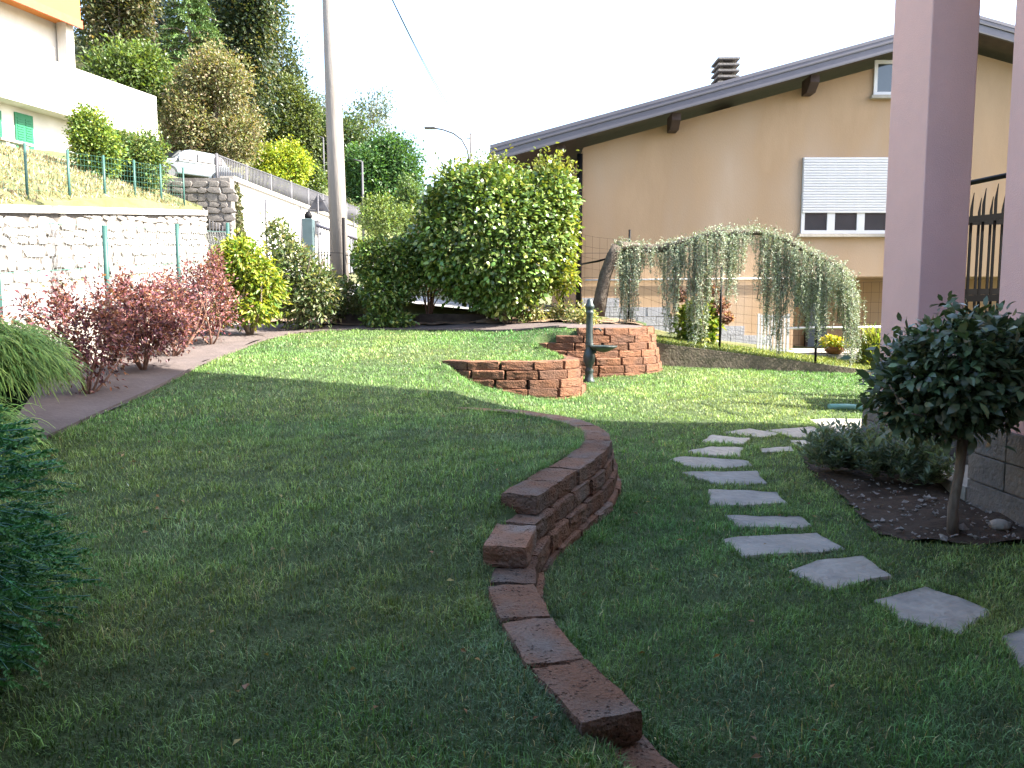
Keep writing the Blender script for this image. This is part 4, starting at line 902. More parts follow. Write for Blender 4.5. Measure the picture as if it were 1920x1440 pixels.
for k, (x, y, r_, lab) in enumerate(((.85, 13.9, .25, 'low pale leafy plant at the right foot of the biggest bush'), (.35, 13.6, .2, 'small dry plant in the mulch under the biggest bush'), (1.15, 12.9, .18, 'pale trailing plant on top of the tallest block wall'))):
    z = gz(x, y); o = thing('ground_plant', lab, 'plant', (x, y, z)); B().tube([(x, y, z-.02), (x, y, z+r_)], .008, 5).build('stem', M['bark'], o); foliage('crown', [((x, y, z+r_*.7), (r_*1.4, r_, r_*.8))], 420, .05, .025, [(.3, .3, .12), (.14, .2, .06), (.4, .36, .2)], M['leaf'], o, shell=1, lump=.4, jit=1)
# grass tufts on mulch handled with lawn; timbers behind the bed
tb = B(); tb.box((-3.1, 14.0, 1.2), (-.35, 14.12, 1.42)); tag(tb.build('timber_edge', M['timber'], bevel=.01), 'dark timber board edging the mulch behind the bushes', 'edging')

# weeping cedar
wc = thing('weeping_cedar', 'weeping blue cedar trained along an arching branch with hanging curtains', 'tree', (1.5, 13.5, 1.2))
D_ = 13.5
tp = [at(a, b_, D_) for a, b_ in ((1120, 592), (1127, 555), (1135, 515), (1148, 480), (1158, 461))]
B().tube(tp, [.13, .115, .105, .1, .09], 10).build('trunk', M['barkdark'], wc)
bp = [(1158, 461), (1190, 464), (1235, 466), (1270, 458), (1310, 447), (1345, 438), (1385, 436), (1425, 436), (1460, 445), (1500, 465), (1540, 485), (1570, 500), (1590, 525), (1602, 560)]
bpts = [at(a, b_, D_+.1*math.sin(i)) for i, (a, b_) in enumerate(bp)]
bc = catmull([tuple(p) for p in bpts], .05); B().tube([tuple(p) for p in bc], list(np.linspace(.085, .02, len(bc))), 8).build('branch', M['barkdark'], wc)
bx = 960+bc[:, 0]/D_*F
# hanging length (photo px) along the branch
hang = np.interp(bx, [1150,1165,1180,1200,1230,1240,1255,1262,1275,1300,1320,1335,1345,1360,1375,1395,1420,1432,1450,1470,1485,1500,1515,1530,1560,1580,1600], [20,150,170,40,60,50,200,190,40,215,190,80,60,130,120,30,40,180,215,200,90,170,120,190,60,110,130])
VV, FF, CC = [], [], []
strands = []
def tuft_chain(p, length, sp=.028, drift=.02):
    n = max(2, int(length/sp)); q = np.array(p, float)+np.cumsum(np.c_[rng.normal(size=(n, 2))*drift*.35, np.full(n, -sp)], 0); return q
pts_all = []
for i in range(len(bc)):
    dens = 9 if hang[i] > 75 else 3
    for _ in range(dens):
        if rng.random() < .85:
            ln_ = hang[i]/F*D_*rng.uniform(.35, 1.05); p = bc[i]+np.array([rng.normal()*.05, rng.normal()*.13, rng.normal()*.02]); ch_ = tuft_chain(p, ln_); pts_all.append(ch_)
            if rng.random() < .35: strands.append([tuple(x) for x in ch_[::4]]+[tuple(ch_[-1])])
    for _ in range(14): pts_all.append((bc[i]+np.array([rng.normal()*.05, rng.normal()*.09, abs(rng.normal())*.06]))[None])
T_ = np.concatenate(pts_all); nT = len(T_); k = 5
P = np.repeat(T_, k, 0)+rng.normal(size=(nT*k, 3))*.012; A = rng.normal(size=(nT*k, 3)); A[:, 2] -= .5
V, Fc = leaf_geo(P, A, rng.normal(size=P.shape), rng.uniform(.028, .055, len(P)), .012, .02)
np_mesh('needles', V, Fc, M['needle'], wc, np.repeat(jitcol([(.25, .30, .22), (.18, .23, .165), (.32, .35, .26)], len(P), .2), 4, 0))
wires([s for s in strands if len(s) > 1], .006, 4).build('twigs', M['bark'], wc)
tag(B().tube([at(1150, 482, 13.45), at(1120, 490, 13.6), at(1080, 497, 14.6)], .018, 6).build('rope', M['iron']), 'twisted black rope tying the cedar trunk back to a post', 'rope')

# hydrangea and plants by the neighbour's fence
o = thing('hydrangea', 'hydrangea with faded pinkish heads behind the weeping cedar', 'shrub', (3.55, 14.9, .9))
stems(o, (3.55, 14.9, .75), [(3.55+rng.normal()*.3, 14.9, 1.6+rng.normal()*.2) for _ in range(7)], .014, .006)
foliage('crown', lobes_blob((3.5, 14.9, 1.2), (.5, .4, .38), 4), 900, .1, .06, [(.12, .2, .03), (.25, .28, .05)], M['leaf'], o)
hl = [((3.5+dx, 14.75, zz), (.12, .12, .1)) for dx, zz in ((-.35, 1.75), (-.1, 1.95), (.25, 1.85), (.42, 1.6), (.5, 1.35), (.3, 1.5), (.05, 1.7))]
foliage('flower_heads', hl, 1300, .04, .035, [(.22, .11, .10), (.28, .17, .13)], M['leaf'], o)
o = thing('tall_grass', 'yellowish tuft of tall grass by the courtyard wall end', 'plant', (6.65, 14.6, .4)); foliage('blades', [((6.7, 14.6, .65), (.2, .2, .45))], 500, .16, .02, [(.3, .32, .08), (.2, .26, .06)], M['leaf'], o, shell=1, droop=-.8); B().tube([(6.7, 14.6, .2), (6.7, 14.6, .8)], .01, 4).build('stem', M['bark'], o)
o = thing('hanging_basket', 'dark green planter box under the overhang behind the cedar', 'planter', (6.4, 17.6, 1.6)); B().box((5.95+.15, 17.45, 1.55), (6.75, 17.7, 1.78)).build('box', M['castiron'], o); foliage('leaves', [((6.4, 17.5, 1.85), (.42, .2, .22))], 500, .07, .04, [(.05, .10, .04)], M['leaf'], o)

# fountain
fx, fy_ = 1.14, 11.62; fz = gz(fx, fy_)
ft_ = thing('fountain', 'slim dark green cast iron drinking fountain with side bowl', 'fountain', (fx, fy_, fz))
B().lathe((fx, fy_, fz-.03), [(0.088, 0), (0.088, .05), (0.068, .08), (0.058, .14), (0.058, .18), (0.068, .2), (0.051, .23), (0.051, .26), (0.082, .33), (0.092, .4), (0.078, .47), (0.058, .52), (0.058, .58), (0.068, .6)], 20).build('base', M['castiron'], ft_)
B().lathe((fx, fy_, fz+.57), [(0.058, 0), (0.054, .02), (0.049, .3), (0.048, .42), (0.058, .44), (0.058, .47), (0.048, .48), (0.058, .51), (0.071, .53), (0.068, .56), (0.048, .59), (0.041, .63), (0.020, .66)], 20).build('column', M['castiron'], ft_)
B().lathe((fx+.2, fy_-.03, fz+.44), [(.03, 0), (.1, .02), (.19, .07), (.215, .1), (.205, .1), (.1, .045), (.02, .04)], 24).build('bowl', M['castiron'], ft_)
B().tube([(fx+.06, fy_-.02, fz+.78), (fx+.14, fy_-.04, fz+.79), (fx+.17, fy_-.04, fz+.75)], .014, 8).build('tap', M['castiron'], ft_)
b = B().tube([(fx+.1, fy_-.02, fz+.45), (fx+.02, fy_, fz+.45)], .03, 6); b.build('bowl_bracket', M['castiron'], ft_)

# standard laurel by the pillar
lx, ly = 2.92, 5.1; lz = gz(lx, ly)
lt = thing('laurel_tree', 'small standard laurel with thick trunk and dense round dark crown', 'tree', (lx, ly, lz))
B().tube([(lx, ly, lz-.03), (lx-.012, ly, lz+.2), (lx+.02, ly, lz+.45), (lx+.03, ly, lz+.68)], [.04, .033, .03, .034], 10).build('trunk', M['bark'], lt)
for _ in range(10): B().tube(limb((lx+.03, ly, lz+.66), (lx-.05+rng.normal()*.28, ly+rng.normal()*.25, lz+1.0+rng.normal()*.1), .12), [.018, .014, .011, .008, .005], 6).build('limb', M['bark'], lt)
foliage('crown', [((lx-.06, ly, lz+1.08), (.44, .42, .3)), ((lx-.28, ly, lz+1.0), (.26, .3, .24)), ((lx+.25, ly, lz+1.05), (.28, .3, .26)), ((lx-.05, ly-.1, lz+1.25), (.36, .3, .18)), ((lx+.35, ly, lz+1.2), (.2, .25, .18)), ((lx-.3, ly, lz+.86), (.2, .22, .14)), ((lx, ly, lz+.83), (.3, .25, .12))], 2800, .078, .036, [(.075, .115, .06), (.10, .14, .075), (.05, .085, .045)], M['gloss'], lt, rounded=True, lump=.14, jit=.5, up=.3, shell=.5)
foliage('sprigs', [((lx-.12, ly, lz+1.5), (.03, .03, .1)), ((lx+.02, ly-.05, lz+1.42), (.14, .1, .1)), ((lx+.2, ly, lz+1.42), (.12, .1, .1)), ((lx-.3, ly, lz+1.3), (.1, .1, .06))], 130, .06, .025, [(.08, .12, .06)], M['gloss'], lt, shell=1, rounded=True)
# sage clumps
SG = [(.17, .22, .15), (.13, .18, .11), (.22, .27, .18)]
for k, (x, y, r_, hgt, lab) in enumerate(((2.85, 6.9, .3, .46, 'grey-green sage clump at the tip of the soil bed'), (3.1, 6.65, .32, .5, 'grey-green sage clump in the middle before the pillar'), (3.36, 6.4, .28, .46, 'grey-green sage clump nearest the laurel trunk'))):
    z = gz(x, y); o = thing('sage_plant', lab, 'plant', (x, y, z), 'sage clumps in the soil bed')
    pp = []; AA = []; 
    for s_ in range(80):
        a = rng.uniform(0, 6.28); rr = rng.uniform(.05, 1)**.6*r_; tip = np.array([x+math.cos(a)*rr, y+math.sin(a)*rr, z+hgt*rng.uniform(.55, 1.05)*(1-.35*(rr/r_)**2)]); b0 = np.array([x+math.cos(a)*rr*.3, y+math.sin(a)*rr*.3, z])
        for t in np.linspace(.35, 1, 9):
            for _ in range(3): pp.append(b0+(tip-b0)*t); aa = rng.normal(size=3); aa[2] = abs(aa[2])*.5+.5*t; AA.append(aa)
    P = np.array(pp); V, Fc = leaf_geo(P, np.array(AA), rng.normal(size=P.shape)*.4+np.array([0, 0, 1]), rng.uniform(.06, .1, len(P)), .024, .05)
    np_mesh('leaves', V, Fc, M['leaf'], o, np.repeat(jitcol(SG, len(P), .18), 4, 0)); B().tube([(x, y, z-.02), (x, y, z+hgt*.5)], .012, 5).build('stem', M['bark'], o)
# loose stones in the soil bed
n = 300; bx_ = []
while len(bx_) < n:
    x, y = rng.uniform(2.45, 4.2), rng.uniform(4.85, 6.6)
    if in_poly(np.array([x]), np.array([y]), soil_poly)[0]: bx_.append((x, y))
VV = []; FF = []
for i, (x, y) in enumerate(bx_):
    s_ = rng.uniform(.006, .02)*(2.2 if rng.random() < .06 else 1); c = np.array([x, y, gz(x, y)+.035+s_*.3]); q = rng.normal(size=(6, 3))*.25*s_+np.array([(1,0,0),(-1,0,0),(0,1,0),(0,-1,0),(0,0,.6),(0,0,-.6)])*s_
    o_ = len(VV); VV += list(c+q); FF += [[o_+a for a in f] for f in ((0,2,4),(2,1,4),(1,3,4),(3,0,4),(2,0,5),(1,2,5),(3,1,5),(0,3,5))]
pm_ = mat('pebble', (.12, .105, .09), (.27, .25, .225), 30, .9)
tag(np_mesh('gravel', np.array(VV), np.array(FF), pm_), 'pale pebbles and wood chips scattered over the dark soil bed', 'gravel', kind='stuff')
o = B(); 
tag(B().lathe((3.32, 5.25, gz(3.32, 5.25)+.01), [(.05, 0), (.07, .02), (.06, .05), (.03, .065)], 7).build('stone', M['slab']), 'fist-sized grey stone beside the laurel trunk', 'stone')
hp = [at(1520, 776, 10.9), at(1560, 775, 11), at(1610, 776, 10.9)]
tag(B().tube([(p.x, p.y, gz(p.x, p.y)+.03) for p in (Vector((4.1, 9.75)), Vector((4.4, 9.8)), Vector((4.75, 9.75)))], .045, 8).build('hose', M['hose']) if False else B().tube([(x, y, gz(x, y)+.03) for x, y in ((4.05, 10.0), (4.3, 10.05), (4.65, 9.95), (5.0, 9.9))], .04, 8).build('hose', M['hose']), 'pale turquoise pipe lying in the sunlit grass before the pillar', 'pipe')

# foreground conifers at the left edge
def spruce(o, c, r, n, shoot=.11, cols=((.03, .075, .035), (.045, .10, .045), (.02, .05, .03)), tipc=(.10, .17, .06), zmin=.05):
    P = []; A = []
    while len(P) < n:
        d = unit(rng.normal(size=3)); 
        if d[2] < -.55: continue
        p = np.array(c)+d*np.array(r)*(1-.45*rng.random()**1.5)*(1+.10*snoise(d[None]*2, 1.5, 4)[0])
        if p[2] < zmin: continue
        a = unit(d*np.array([1, 1, .45])+rng.normal(size=3)*.22+np.array([0, 0, -.12])); P.append(p); A.append(a)
    P = np.array(P); A = np.array(A); k = 54; S_ = shoot*rng.uniform(.6, 1.35, n)
    t = np.tile(np.linspace(0, 1, k), n); PP = np.repeat(P, k, 0); AA = np.repeat(A, k, 0); LL = np.repeat(S_, k)
    R = rng.normal(size=PP.shape); R = unit(R-AA*(R*AA).sum(1)[:, None]); dr = unit(R*.85+AA*.75)
    bs = PP+AA*(t*LL)[:, None]; bs[:, 2] -= .2*LL*t*t; ln_ = .02*(1-.3*t)
    V, Fc = leaf_geo(bs, dr, rng.normal(size=PP.shape), ln_, .009, .0)
    ct = jitcol(cols, n, .25); tt = (t[:, None]**2)*.8; C = np.repeat(ct, k, 0)*(1-tt)+np.array(tipc)*tt
    np_mesh('foliage', V, Fc, M['needle'], o, np.repeat(C, 4, 0))
    wires([[tuple(p-a*.1), tuple(p+a*s*.8)] for p, a, s in zip(P, A, S_)], .002, 3).build('twigs', M['wiregreen'], o)
SPX, SPY = -2.4, 2.5
sp = thing('dwarf_spruce', 'dense dark dwarf spruce with finger-like shoots at the lower left edge', 'conifer', (SPX, SPY, .2))
B().tube([(SPX, SPY, .1), (SPX, SPY, .9)], [.06, .02], 8).build('trunk', M['bark'], sp)
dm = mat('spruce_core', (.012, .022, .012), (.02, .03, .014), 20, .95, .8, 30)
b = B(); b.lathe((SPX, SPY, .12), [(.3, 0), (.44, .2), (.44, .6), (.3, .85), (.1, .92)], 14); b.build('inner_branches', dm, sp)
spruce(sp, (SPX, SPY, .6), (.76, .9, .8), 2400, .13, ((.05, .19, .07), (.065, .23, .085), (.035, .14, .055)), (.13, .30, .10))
# thread-leaf cypress: drooping threads
def threads(o, c, r, n, ln=.19, cols=((.15, .25, .05), (.22, .32, .07), (.10, .19, .04))):
    D = unit(rng.normal(size=(n, 3))); D[:, 2] = np.abs(D[:, 2])*.9-.15; P = np.array(c)+D*np.array(r)*rng.uniform(.55, 1, (n, 1)); k = 6
    H_ = unit(np.c_[D[:, :2]+rng.normal(size=(n, 2))*.75, np.zeros(n)]); L_ = ln*rng.uniform(.4, 1.5, n); rise = rng.uniform(-.1, .8, n); V = []; 
    for j in range(k):
        t = j/(k-1); q = P+H_*(L_*t*.75)[:, None]; q[:, 2] += L_*(rise*t-.75*t*t); w_ = .0038*(1-.5*t); sd = np.c_[-H_[:, 1], H_[:, 0], np.zeros(n)]*w_; V += [q-sd, q+sd+np.array([0, 0, .002])]
    V = np.stack(V, 1).reshape(-1, 3); b_ = np.arange(n)[:, None]*(2*k); Fc = np.concatenate([b_+np.array([[2*j, 2*j+1, 2*j+3, 2*j+2]]) for j in range(k-1)], 0)
    np_mesh('foliage', V, Fc, M['needle'], o, np.repeat(jitcol(cols, n, .22), 2*k, 0))
for (c, r, n, lab) in (((-3.7, 5.5, 1.1), (.5, .55, .45), 9000, 'golden-green thread cypress with drooping tips above the spruce'), ((-3.5, 4.7, .68), (.5, .55, .45), 5500, 'lower thread cypress drooping over the bed edge'), ((-4.75, 6.6, 1.2), (.35, .4, .5), 2600, 'small yellow-green cypress at the left edge by the fence')):
    o = thing('thread_cypress', lab, 'conifer', (c[0], c[1], gz(c[0], c[1])), 'thread cypresses'); B().tube([(c[0], c[1], gz(c[0], c[1])-.05), (c[0], c[1], c[2]+r[2]*.5)], [.04, .01], 6).build('trunk', M['bark'], o)
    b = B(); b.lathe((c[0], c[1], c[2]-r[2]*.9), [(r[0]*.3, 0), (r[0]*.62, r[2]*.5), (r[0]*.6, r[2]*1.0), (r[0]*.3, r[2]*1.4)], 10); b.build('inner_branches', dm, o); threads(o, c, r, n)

# ------------------------------------------------------------------ trees on the hill
def tree(name, label, px0, px1, py0, py1, d, n, L, cols, kind='round', trunk=True, base_py=None, seed=0, m='leaf', dep=.8, cat='tree', w=None, **kw):
    a, c = at(px0, py0, d), at(px1, py1, d); cx = (a.x+c.x)/2; cz = (a.z+c.z)/2; rx = abs(c.x-a.x)/2; rz = abs(a.z-c.z)/2
    L = L*.66; n = int(n*2.0); q_ = .1*(px1-px0); px0, px1 = px0-q_, px1+q_; py0 -= .06*(py1-py0)
    gb = hz(cx, d); o = thing(name, label, cat, (cx, d, gb)); bz = min(gb, cz-rz*.5)-.3
    hgt = cz+rz-bz
    B().tube([(cx, d, bz), (cx+rx*.05, d, bz+hgt*.4), (cx-rx*.04, d, cz+rz*.6)], [max(.08, hgt*.018), max(.06, hgt*.013), .03], 8).build('trunk', M['bark'], o)
    C = (cx, d, cz); R = (rx, rx*dep, rz)
    if kind in ('round', 'airy'):
        for _ in range(9 if kind == 'airy' else 5):
            dd = unit(rng.normal(size=3)); B().tube(limb((cx, d, cz-rz*.6), tuple(np.array(C)+dd*np.array(R)*.75), .1), [.07, .055, .04, .03, .015], 5).build('limb', M['bark'], o)
        lb = lobes_blob(C, R, 14 if kind == 'round' else 26, .66, .42 if kind == 'round' else .34)
        if kind == 'airy': lb = lb[1:]
        foliage('crown', lb, n, L, L*.6, cols, M[m], o, shell=.5 if kind == 'round' else .95, lump=.25, seed=seed, jit=.8, w=w, **kw)
    elif kind == 'conifer':
        lv = 13; lb = []; zt_ = cz+rz; zb = cz-rz
        pp, aa = [], []
        for i in range(lv):
            t = i/(lv-1); zz = zb+(zt_-zb)*t; rr = rx*(1-t)**.75+.15
            for j in range(11):
                an = rng.uniform(0, 6.28); le = rr*rng.uniform(.7, 1.1); tip = np.array([cx+math.cos(an)*le, d+math.sin(an)*le*dep, zz-.12*le+rng.normal()*.1]); b0 = np.array([cx, d, zz]); m_ = max(8, int(n/lv/11))
                t_ = rng.uniform(.15, 1, m_)**.8; q = b0+(tip-b0)*t_[:, None]; q[:, 2] += .16*le*np.sin(t_*3.1); q += rng.normal(size=q.shape)*np.array([.16, .16, .06])*rx*.22; pp.append(q); av = np.tile((tip-b0)/le, (m_, 1))+rng.normal(size=(m_, 3))*.5; av[:, 2] -= .25; aa.append(av)
                if j % 3 == 0: lb.append([tuple(b0), tuple((b0+tip)/2+np.array([0, 0, .1*le])), tuple(tip)])
        P = np.concatenate(pp); A = np.concatenate(aa); V, Fc = leaf_geo(P, A, rng.normal(size=P.shape)*.4+np.array([0, 0, 1]), L*rng.uniform(.6, 1.3, len(P)), L*.3, .05)
        np_mesh('crown', V, Fc, M['needle'], o, np.repeat(jitcol(cols, len(P), .22), 4, 0)); wires(lb, .04, 4).build('twigs', M['bark'], o)
    return o
DK = [(.045, .07, .03), (.06, .085, .035), (.03, .05, .025)]
tree('broadleaf_tree', 'dark brownish tree behind the orange storey of the hillside house', 150, 300, -120, 190, 50, 5000, .34, [(.085, .09, .04), (.065, .085, .035), (.115, .10, .05)], seed=1)
tree('broadleaf_tree', 'mid green bushy tree just right of the white house corner', 165, 320, 75, 240, 44, 4500, .3, [(.09, .14, .035), (.06, .10, .03), (.13, .18, .05)], seed=2)
tree('conifer_tree', 'blue-grey conifer rising at the top edge behind the brownish tree', 215, 345, -190, 110, 62, 6000, .42, [(.10, .14, .15), (.06, .09, .10)], 'conifer')
tree('cedar_tree', 'bright green cedar with layered drooping boughs', 268, 440, -60, 150, 52, 8000, .36, [(.09, .16, .05), (.05, .10, .035), (.13, .20, .07)], 'conifer')
tree('evergreen_tree', 'tall very dark evergreen tree reaching beyond the top of the photo', 380, 545, -300, 260, 58, 11000, .4, [(.03, .05, .03), (.045, .065, .03), (.06, .08, .03), (.14, .13, .05)], w=[.4, .3, .2, .1], seed=3)
tree('broadleaf_tree', 'olive-brown airy tree standing behind the parked car', 300, 505, 85, 345, 43, 10500, .22, [(.17, .175, .08), (.13, .15, .065), (.20, .165, .095)], 'airy', seed=4, lsc=3)
tree('bare_shrub', 'greyish bare-looking shrub beside the terrace corner of the white house', 290, 375, 205, 320, 45, 1500, .2, [(.18, .14, .11), (.14, .12, .09)], 'airy', cat='shrub', seed=5)
tree('golden_bush', 'bright yellow-green bush beyond the grey bar railing', 470, 582, 262, 372, 50, 4200, .24, [(.24, .30, .03), (.15, .23, .03), (.33, .36, .04)], seed=6, cat='bush')
tree('round_tree', 'small green shrub touching the yellow-green bush', 562, 612, 305, 385, 52, 1500, .22, [(.13, .18, .05), (.08, .13, .04)], seed=7, cat='shrub')
tree('broadleaf_tree', 'olive tree in the dip between the dark evergreen and the tall pole', 480, 600, 150, 340, 64, 5000, .34, [(.11, .14, .045), (.07, .10, .035)], seed=8)
tree('broadleaf_tree', 'dark green tree directly behind the tall utility pole', 560, 705, 205, 400, 66, 6500, .34, [(.05, .085, .035), (.07, .11, .04), (.11, .14, .06)], seed=9)
tree('broadleaf_tree', 'rounded fresh green tree left of the street lamp', 640, 790, 250, 430, 58, 6500, .32, [(.055, .13, .04), (.04, .09, .03), (.08, .16, .05)], seed=10)
tree('thin_tree', 'sparse pale tree against the sky left of the tall pole', 565, 640, 160, 330, 80, 1000, .32, [(.13, .16, .12), (.09, .12, .08)], 'airy', seed=11)
tree('thin_tree', 'sparse pale tree against the sky right of the tall pole', 645, 755, 165, 330, 82, 1500, .32, [(.13, .16, .12), (.09, .12, .08)], 'airy', seed=12)
for px_a, px_b, py_a, py_b, dd_, nn_, col_, lab_ in ((130, 330, -260, 380, 66, 7500, [(.06, .085, .04), (.085, .105, .05)], 'tall shadowy tree closing the gap left of the blue-grey conifer'), (270, 470, -250, 400, 68, 8500, [(.06, .085, .045), (.085, .11, .05)], 'tall green tree closing the gap right of the blue-grey conifer'), (430, 580, -60, 420, 67, 6500, [(.05, .075, .035), (.08, .10, .045)], 'dark leaning tree on the sky edge below the evergreen'), (120, 260, 60, 330, 72, 4500, [(.07, .09, .04), (.10, .11, .05)], 'shaded woodland tree filling the gap behind the white terrace'), (290, 420, 60, 360, 74, 5000, [(.05, .075, .035), (.08, .10, .045)], 'dark woodland tree behind the cedar'), (400, 520, 120, 380, 70, 4500, [(.06, .08, .035), (.09, .11, .05)], 'dark tree below the tall evergreen'), (500, 640, 195, 380, 76, 4500, [(.09, .12, .06), (.06, .09, .045)], 'hazy green tree left of the tall pole'), (610, 760, 270, 420, 74, 4000, [(.08, .12, .06), (.06, .09, .045)], 'hazy green tree right of the tall pole'), (-20, 130, -60, 260, 60, 3500, [(.07, .09, .04)], 'woodland tree behind the roof of the hillside house')):
    tree('woodland_tree', lab_, px_a, px_b, py_a, py_b, dd_, nn_, .4, col_, seed=dd_ % 13)
tree('low_shrub', 'light green scrub at the foot of the rounded fresh green tree', 668, 775, 365, 450, 40, 1500, .2, [(.14, .19, .05), (.09, .14, .04)], seed=13, cat='shrub')
tree('low_shrub', 'scrub below the railing between the bush and the triangular sign', 600, 690, 375, 430, 56, 1200, .24, [(.12, .15, .05), (.08, .12, .04)], seed=14, cat='shrub')
tree('low_shrub', 'green scrub at the left shoulder of the biggest bush', 740, 800, 330, 470, 44, 1500, .22, [(.10, .16, .05), (.07, .12, .04)], seed=15, cat='shrub')
tree('slope_shrub', 'yellow-green shrub on the slope below the green shutters', 118, 225, 205, 350, 22, 2600, .13, [(.20, .25, .04), (.12, .19, .035), (.08, .14, .04)], seed=16, cat='shrub')
tree('slope_shrub', 'greener shrub on the slope nearest the parked car', 200, 320, 235, 365, 24, 3000, .13, [(.17, .21, .05), (.09, .15, .04), (.06, .11, .04)], seed=17, cat='shrub')
for k in range(7):
    px = 30+k*130; lab_ = None
o = thing('ivy', 'dark ivy climbing the corner of the white street wall', 'climber', (-8.9, 26, 3)); foliage('leaves', [((-8.9, 26.0, 4.6), (.08, .3, 1.0)), ((-8.9, 26.2, 3.6), (.08, .4, .8))], 700, .1, .08, [(.07, .09, .04), (.12, .12, .07)], M['leaf'], o); B().tube([(-8.92, 26, 2.7), (-8.92, 26, 5)], .02, 5).build('stem', M['bark'], o)
# ------------------------------------------------------------------ grass blades
def grass(n_per, y0, y1, wid, ln, xl, xr, xy=None):
    area = (y1-y0)*(xr-xl); n = int(n_per*area); x = rng.uniform(xl, xr, n); y = rng.uniform(y0, y1, n)
    if xy is not None: x, y = xy
    vis = np.abs(x) < .74*y+.9
    x, y = x[vis], y[vis]
    ok = ~in_poly(x, y, bed_poly) & (x > -3.75)
    ok &= ~in_poly(x, y, soil_poly)
    for s_ in STONES:
        s_ = np.array(s_); c = s_.mean(0); near = np.hypot(x-c[0], y-c[1]) < 1.2
        ii = np.where(near & ok)[0]
        if len(ii): ok[ii] &= ~in_poly(x[ii], y[ii], [tuple(c+(p-c)*.975) for p in s_])
    ok &= ~((x > 2.5) & (y > 13.4)) & ~((x > 3.62) & (y < 9.2) & (y > 4.5)) & (y < 13.42)
    x, y = x[ok], y[ok]
    bl_ = np.array(BLK); zg = gzn(x, y)
    k_ = np.ones(len(x), bool)
    for bx_, by_, ux, uy, bzt in bl_[bl_[:, 1] < y1+.5]:
        if by_ < y0-.5: continue
        i = np.where((np.abs(x-bx_) < .26) & (np.abs(y-by_) < .26))[0]
        if len(i):
            dx, dy = x[i]-bx_, y[i]-by_; k_[i] &= ~((np.abs(dx*ux+dy*uy) < .2) & (np.abs(-dx*uy+dy*ux) < .107) & (zg[i] < bzt+.015))
    x, y = x[k_], y[k_]
    n = len(x); z = gzn(x, y); P = np.stack([x, y, z-.004], 1); Q = P[:, :2]
    a = snoise(Q, 1.1, 1); b_ = snoise(Q, 2.7, 6); c_ = snoise(Q, 6.0, 9)
    th = rng.uniform(0, 6.283, n)+1.2*a; lean = np.clip(rng.normal(1.0, .42, n), .1, 1.7); L_ = ln*rng.uniform(.55, 1.3, n)*(1+.22*c_)
    h = np.stack([np.cos(th), np.sin(th), np.zeros(n)], 1); sd = np.stack([-np.sin(th), np.cos(th), np.zeros(n)], 1)
    w_ = wid*rng.uniform(.7, 1.3, n); up = np.array([0, 0, 1.])
    m1 = P+h*(np.sin(lean*.5)*L_*.5)[:, None]+up*(np.cos(lean*.5)*L_*.5)[:, None]
    t1 = m1+h*(np.sin(lean*1.3)*L_*.5)[:, None]+up*(np.cos(lean*1.3)*L_*.5)[:, None]
    V = np.stack([P-sd*w_[:, None]/2, P+sd*w_[:, None]/2, m1+sd*w_[:, None]*.4, m1-sd*w_[:, None]*.4, t1], 1).reshape(-1, 3)
    o_ = np.arange(n)[:, None]*5; Fc = np.concatenate([o_+np.array([[0, 1, 2]]), o_+np.array([[0, 2, 3]]), o_+np.array([[3, 2, 4]])], 0)
    base = np.array([.062, .172, .045]); yel = np.array([.275, .312, .105]); blu = np.array([.085, .165, .085]); dry = np.array([.34, .30, .15])
    f1 = np.clip(.3*a+.25*b_-.02, 0, .55)[:, None]*.7; f2 = np.clip(-.6*b_+.5*snoise(Q, .8, 12)-.15, 0, 1)[:, None]
    C = base*(1-f1)+yel*.75*f1; C = C*(1-f2)+blu*f2
    mix = np.clip(.3+.14*snoise(Q, .7, 17), 0, .6)[:, None]; C = C*(1-mix)+yel*mix
    d_ = (rng.random(n) < .035+.05*np.clip(a, 0, 1))[:, None]; C = np.where(d_, dry*rng.uniform(.6, 1.1, (n, 1)), C)*np.exp(rng.normal(size=(n, 1))*.4)*(1+.22*c_+.15*snoise(Q, 14, 21))[:, None]
    return V, Fc, np.repeat(np.clip(C, .01, .6), 5, 0)
parts = [grass(8500, 1.2, 4.0, .0034, .05, -3.75, 4.2), grass(5200, 4.0, 6.5, .0048, .05, -3.75, 5.0), grass(3000, 6.5, 9.3, .0065, .05, -3.75, 7.0), grass(2200, 9.3, 13.45, .008, .048, -3.75, 8.0)]
# longer grass the mower misses, along the walls and stones
ex, ey = [], []
for path, n, o0, o1 in ((near_path, 9000, -.16, -.06), (near_path, 9000, .25, .33), (mid_path, 2500, -.2, -.08), (mid_path, 2500, .25, .33), (far_path, 1500, -.2, -.1)):
    d = arc(path); q = rng.uniform(0, d[-1], n); t_ = unit(np.gradient(path, axis=0)); px_ = np.interp(q, d, path[:, 0]); py_ = np.interp(q, d, path[:, 1]); tx = np.interp(q, d, t_[:, 0]); ty = np.interp(q, d, t_[:, 1]); of = rng.uniform(o0, o1, n); ex.append(px_-ty*of); ey.append(py_+tx*of)
for s_ in STONES[:15]:
    s_ = np.array(s_); c = s_.mean(0); i = rng.integers(0, len(s_), 700); q = c+(s_[i]-c)*rng.uniform(1.0, 1.1, (700, 1))+rng.normal(size=(700, 2))*.012; ex.append(q[:, 0]); ey.append(q[:, 1])
parts.append(grass(0, .5, 13.45, .004, .062, 0, 0, (np.concatenate(ex), np.concatenate(ey))))
tx_, ty_ = [], []
for _ in range(260):
    y_ = rng.uniform(1.8, 12.5); x_ = rng.uniform(-.7*y_, .7*y_); m_ = rng.integers(10, 34); tx_.append(x_+rng.normal(size=m_)*.025); ty_.append(y_+rng.normal(size=m_)*.025)
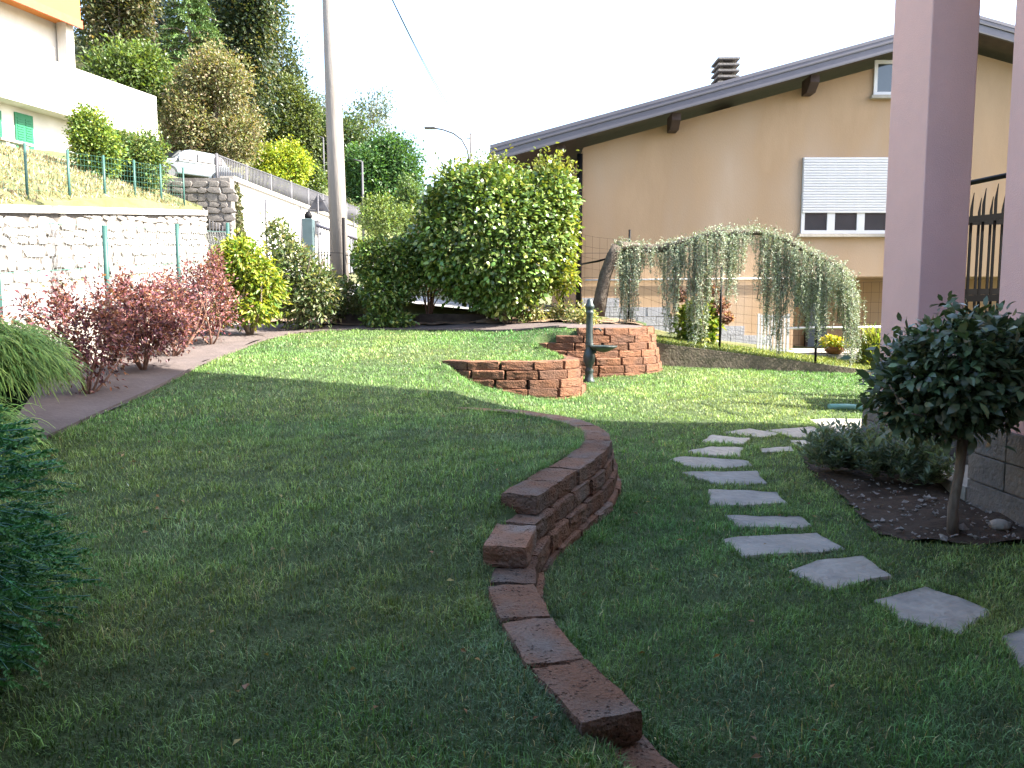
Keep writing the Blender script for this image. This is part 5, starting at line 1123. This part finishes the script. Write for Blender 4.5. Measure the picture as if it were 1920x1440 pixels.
parts.append(grass(0, .5, 13.45, .0045, .072, 0, 0, (np.concatenate(tx_), np.concatenate(ty_))))
off = 0; Vs, Fs, Cs = [], [], []
for V, Fc, C in parts: Vs.append(V); Fs.append(Fc+off); Cs.append(C); off += len(V)
go = np_mesh('grass', np.concatenate(Vs), np.concatenate(Fs), M['grass'], None, np.concatenate(Cs)); tag(go, 'short mown grass covering both levels of the lawn', 'grass', kind='stuff')
n = 150; y = rng.uniform(2, 12.5, n); x = np.clip(rng.uniform(-.7, .6, n)*y, -3.4, 5); P = np.stack([x, y, gzn(x, y)+rng.uniform(.02, .04, n)], 1); A = rng.normal(size=(n, 3)); A[:, 2] *= .25
V, Fc = leaf_geo(P, A, rng.normal(size=P.shape)*.35+np.array([0, 0, 1]), rng.uniform(.025, .05, n), rng.uniform(.012, .028, n), .12)
tag(np_mesh('fallen_leaves', V, Fc, M['leaf'], None, np.repeat(jitcol([(.22, .13, .05), (.30, .22, .09), (.16, .09, .04)], n, .3), 4, 0)), 'small dry leaves fallen here and there on the lawn', 'leaves', kind='stuff')
# rough grass on the slope and verge
def tufts(n, xr, yr, zf, ln, wid, cols):
    x = rng.uniform(*xr, n); y = rng.uniform(*yr, n); z = np.array([zf(a, b_) for a, b_ in zip(x, y)]); P = np.stack([x, y, z], 1)
    A = rng.normal(size=(n, 3))*.5+np.array([0, 0, .8]); return leaf_geo(P, A, rng.normal(size=P.shape), ln*rng.uniform(.5, 1.3, n), wid, .02)+(np.repeat(jitcol(cols, n, .3), 4, 0),)
V, Fc, C = tufts(14000, (-17, -9.75), (13, 25), hz, .16, .03, [(.27, .235, .13), (.2, .18, .09), (.33, .29, .18)])
tag(np_mesh('grass', V, Fc, M['grass'], None, C), 'dry yellowish grass on the slope above the stone wall', 'grass', kind='stuff')
V, Fc, C = tufts(9000, (2.5, 6.9), (13.6, 15.05), lambda a, b_: float(kz(a))+(b_-13.57)*.075-.01, .05, .012, [(.17, .22, .05), (.24, .26, .07)])
tag(np_mesh('grass', V, Fc, M['grass'], None, C), 'short bright grass on the verge behind the sloping kerb', 'grass', kind='stuff')
for o_ in bpy.data.objects:
    if o_.parent and o_.name.split('.')[0] in ('twigs', 'needles', 'foliage', 'crown', 'leaves', 'wire_mesh', 'flowers', 'sprigs', 'top_shoots', 'sun_tinted_leaves', 'flower_heads', 'blades'): o_['kind'] = 'stuff'
    if '_w' in o_: del o_['_w']
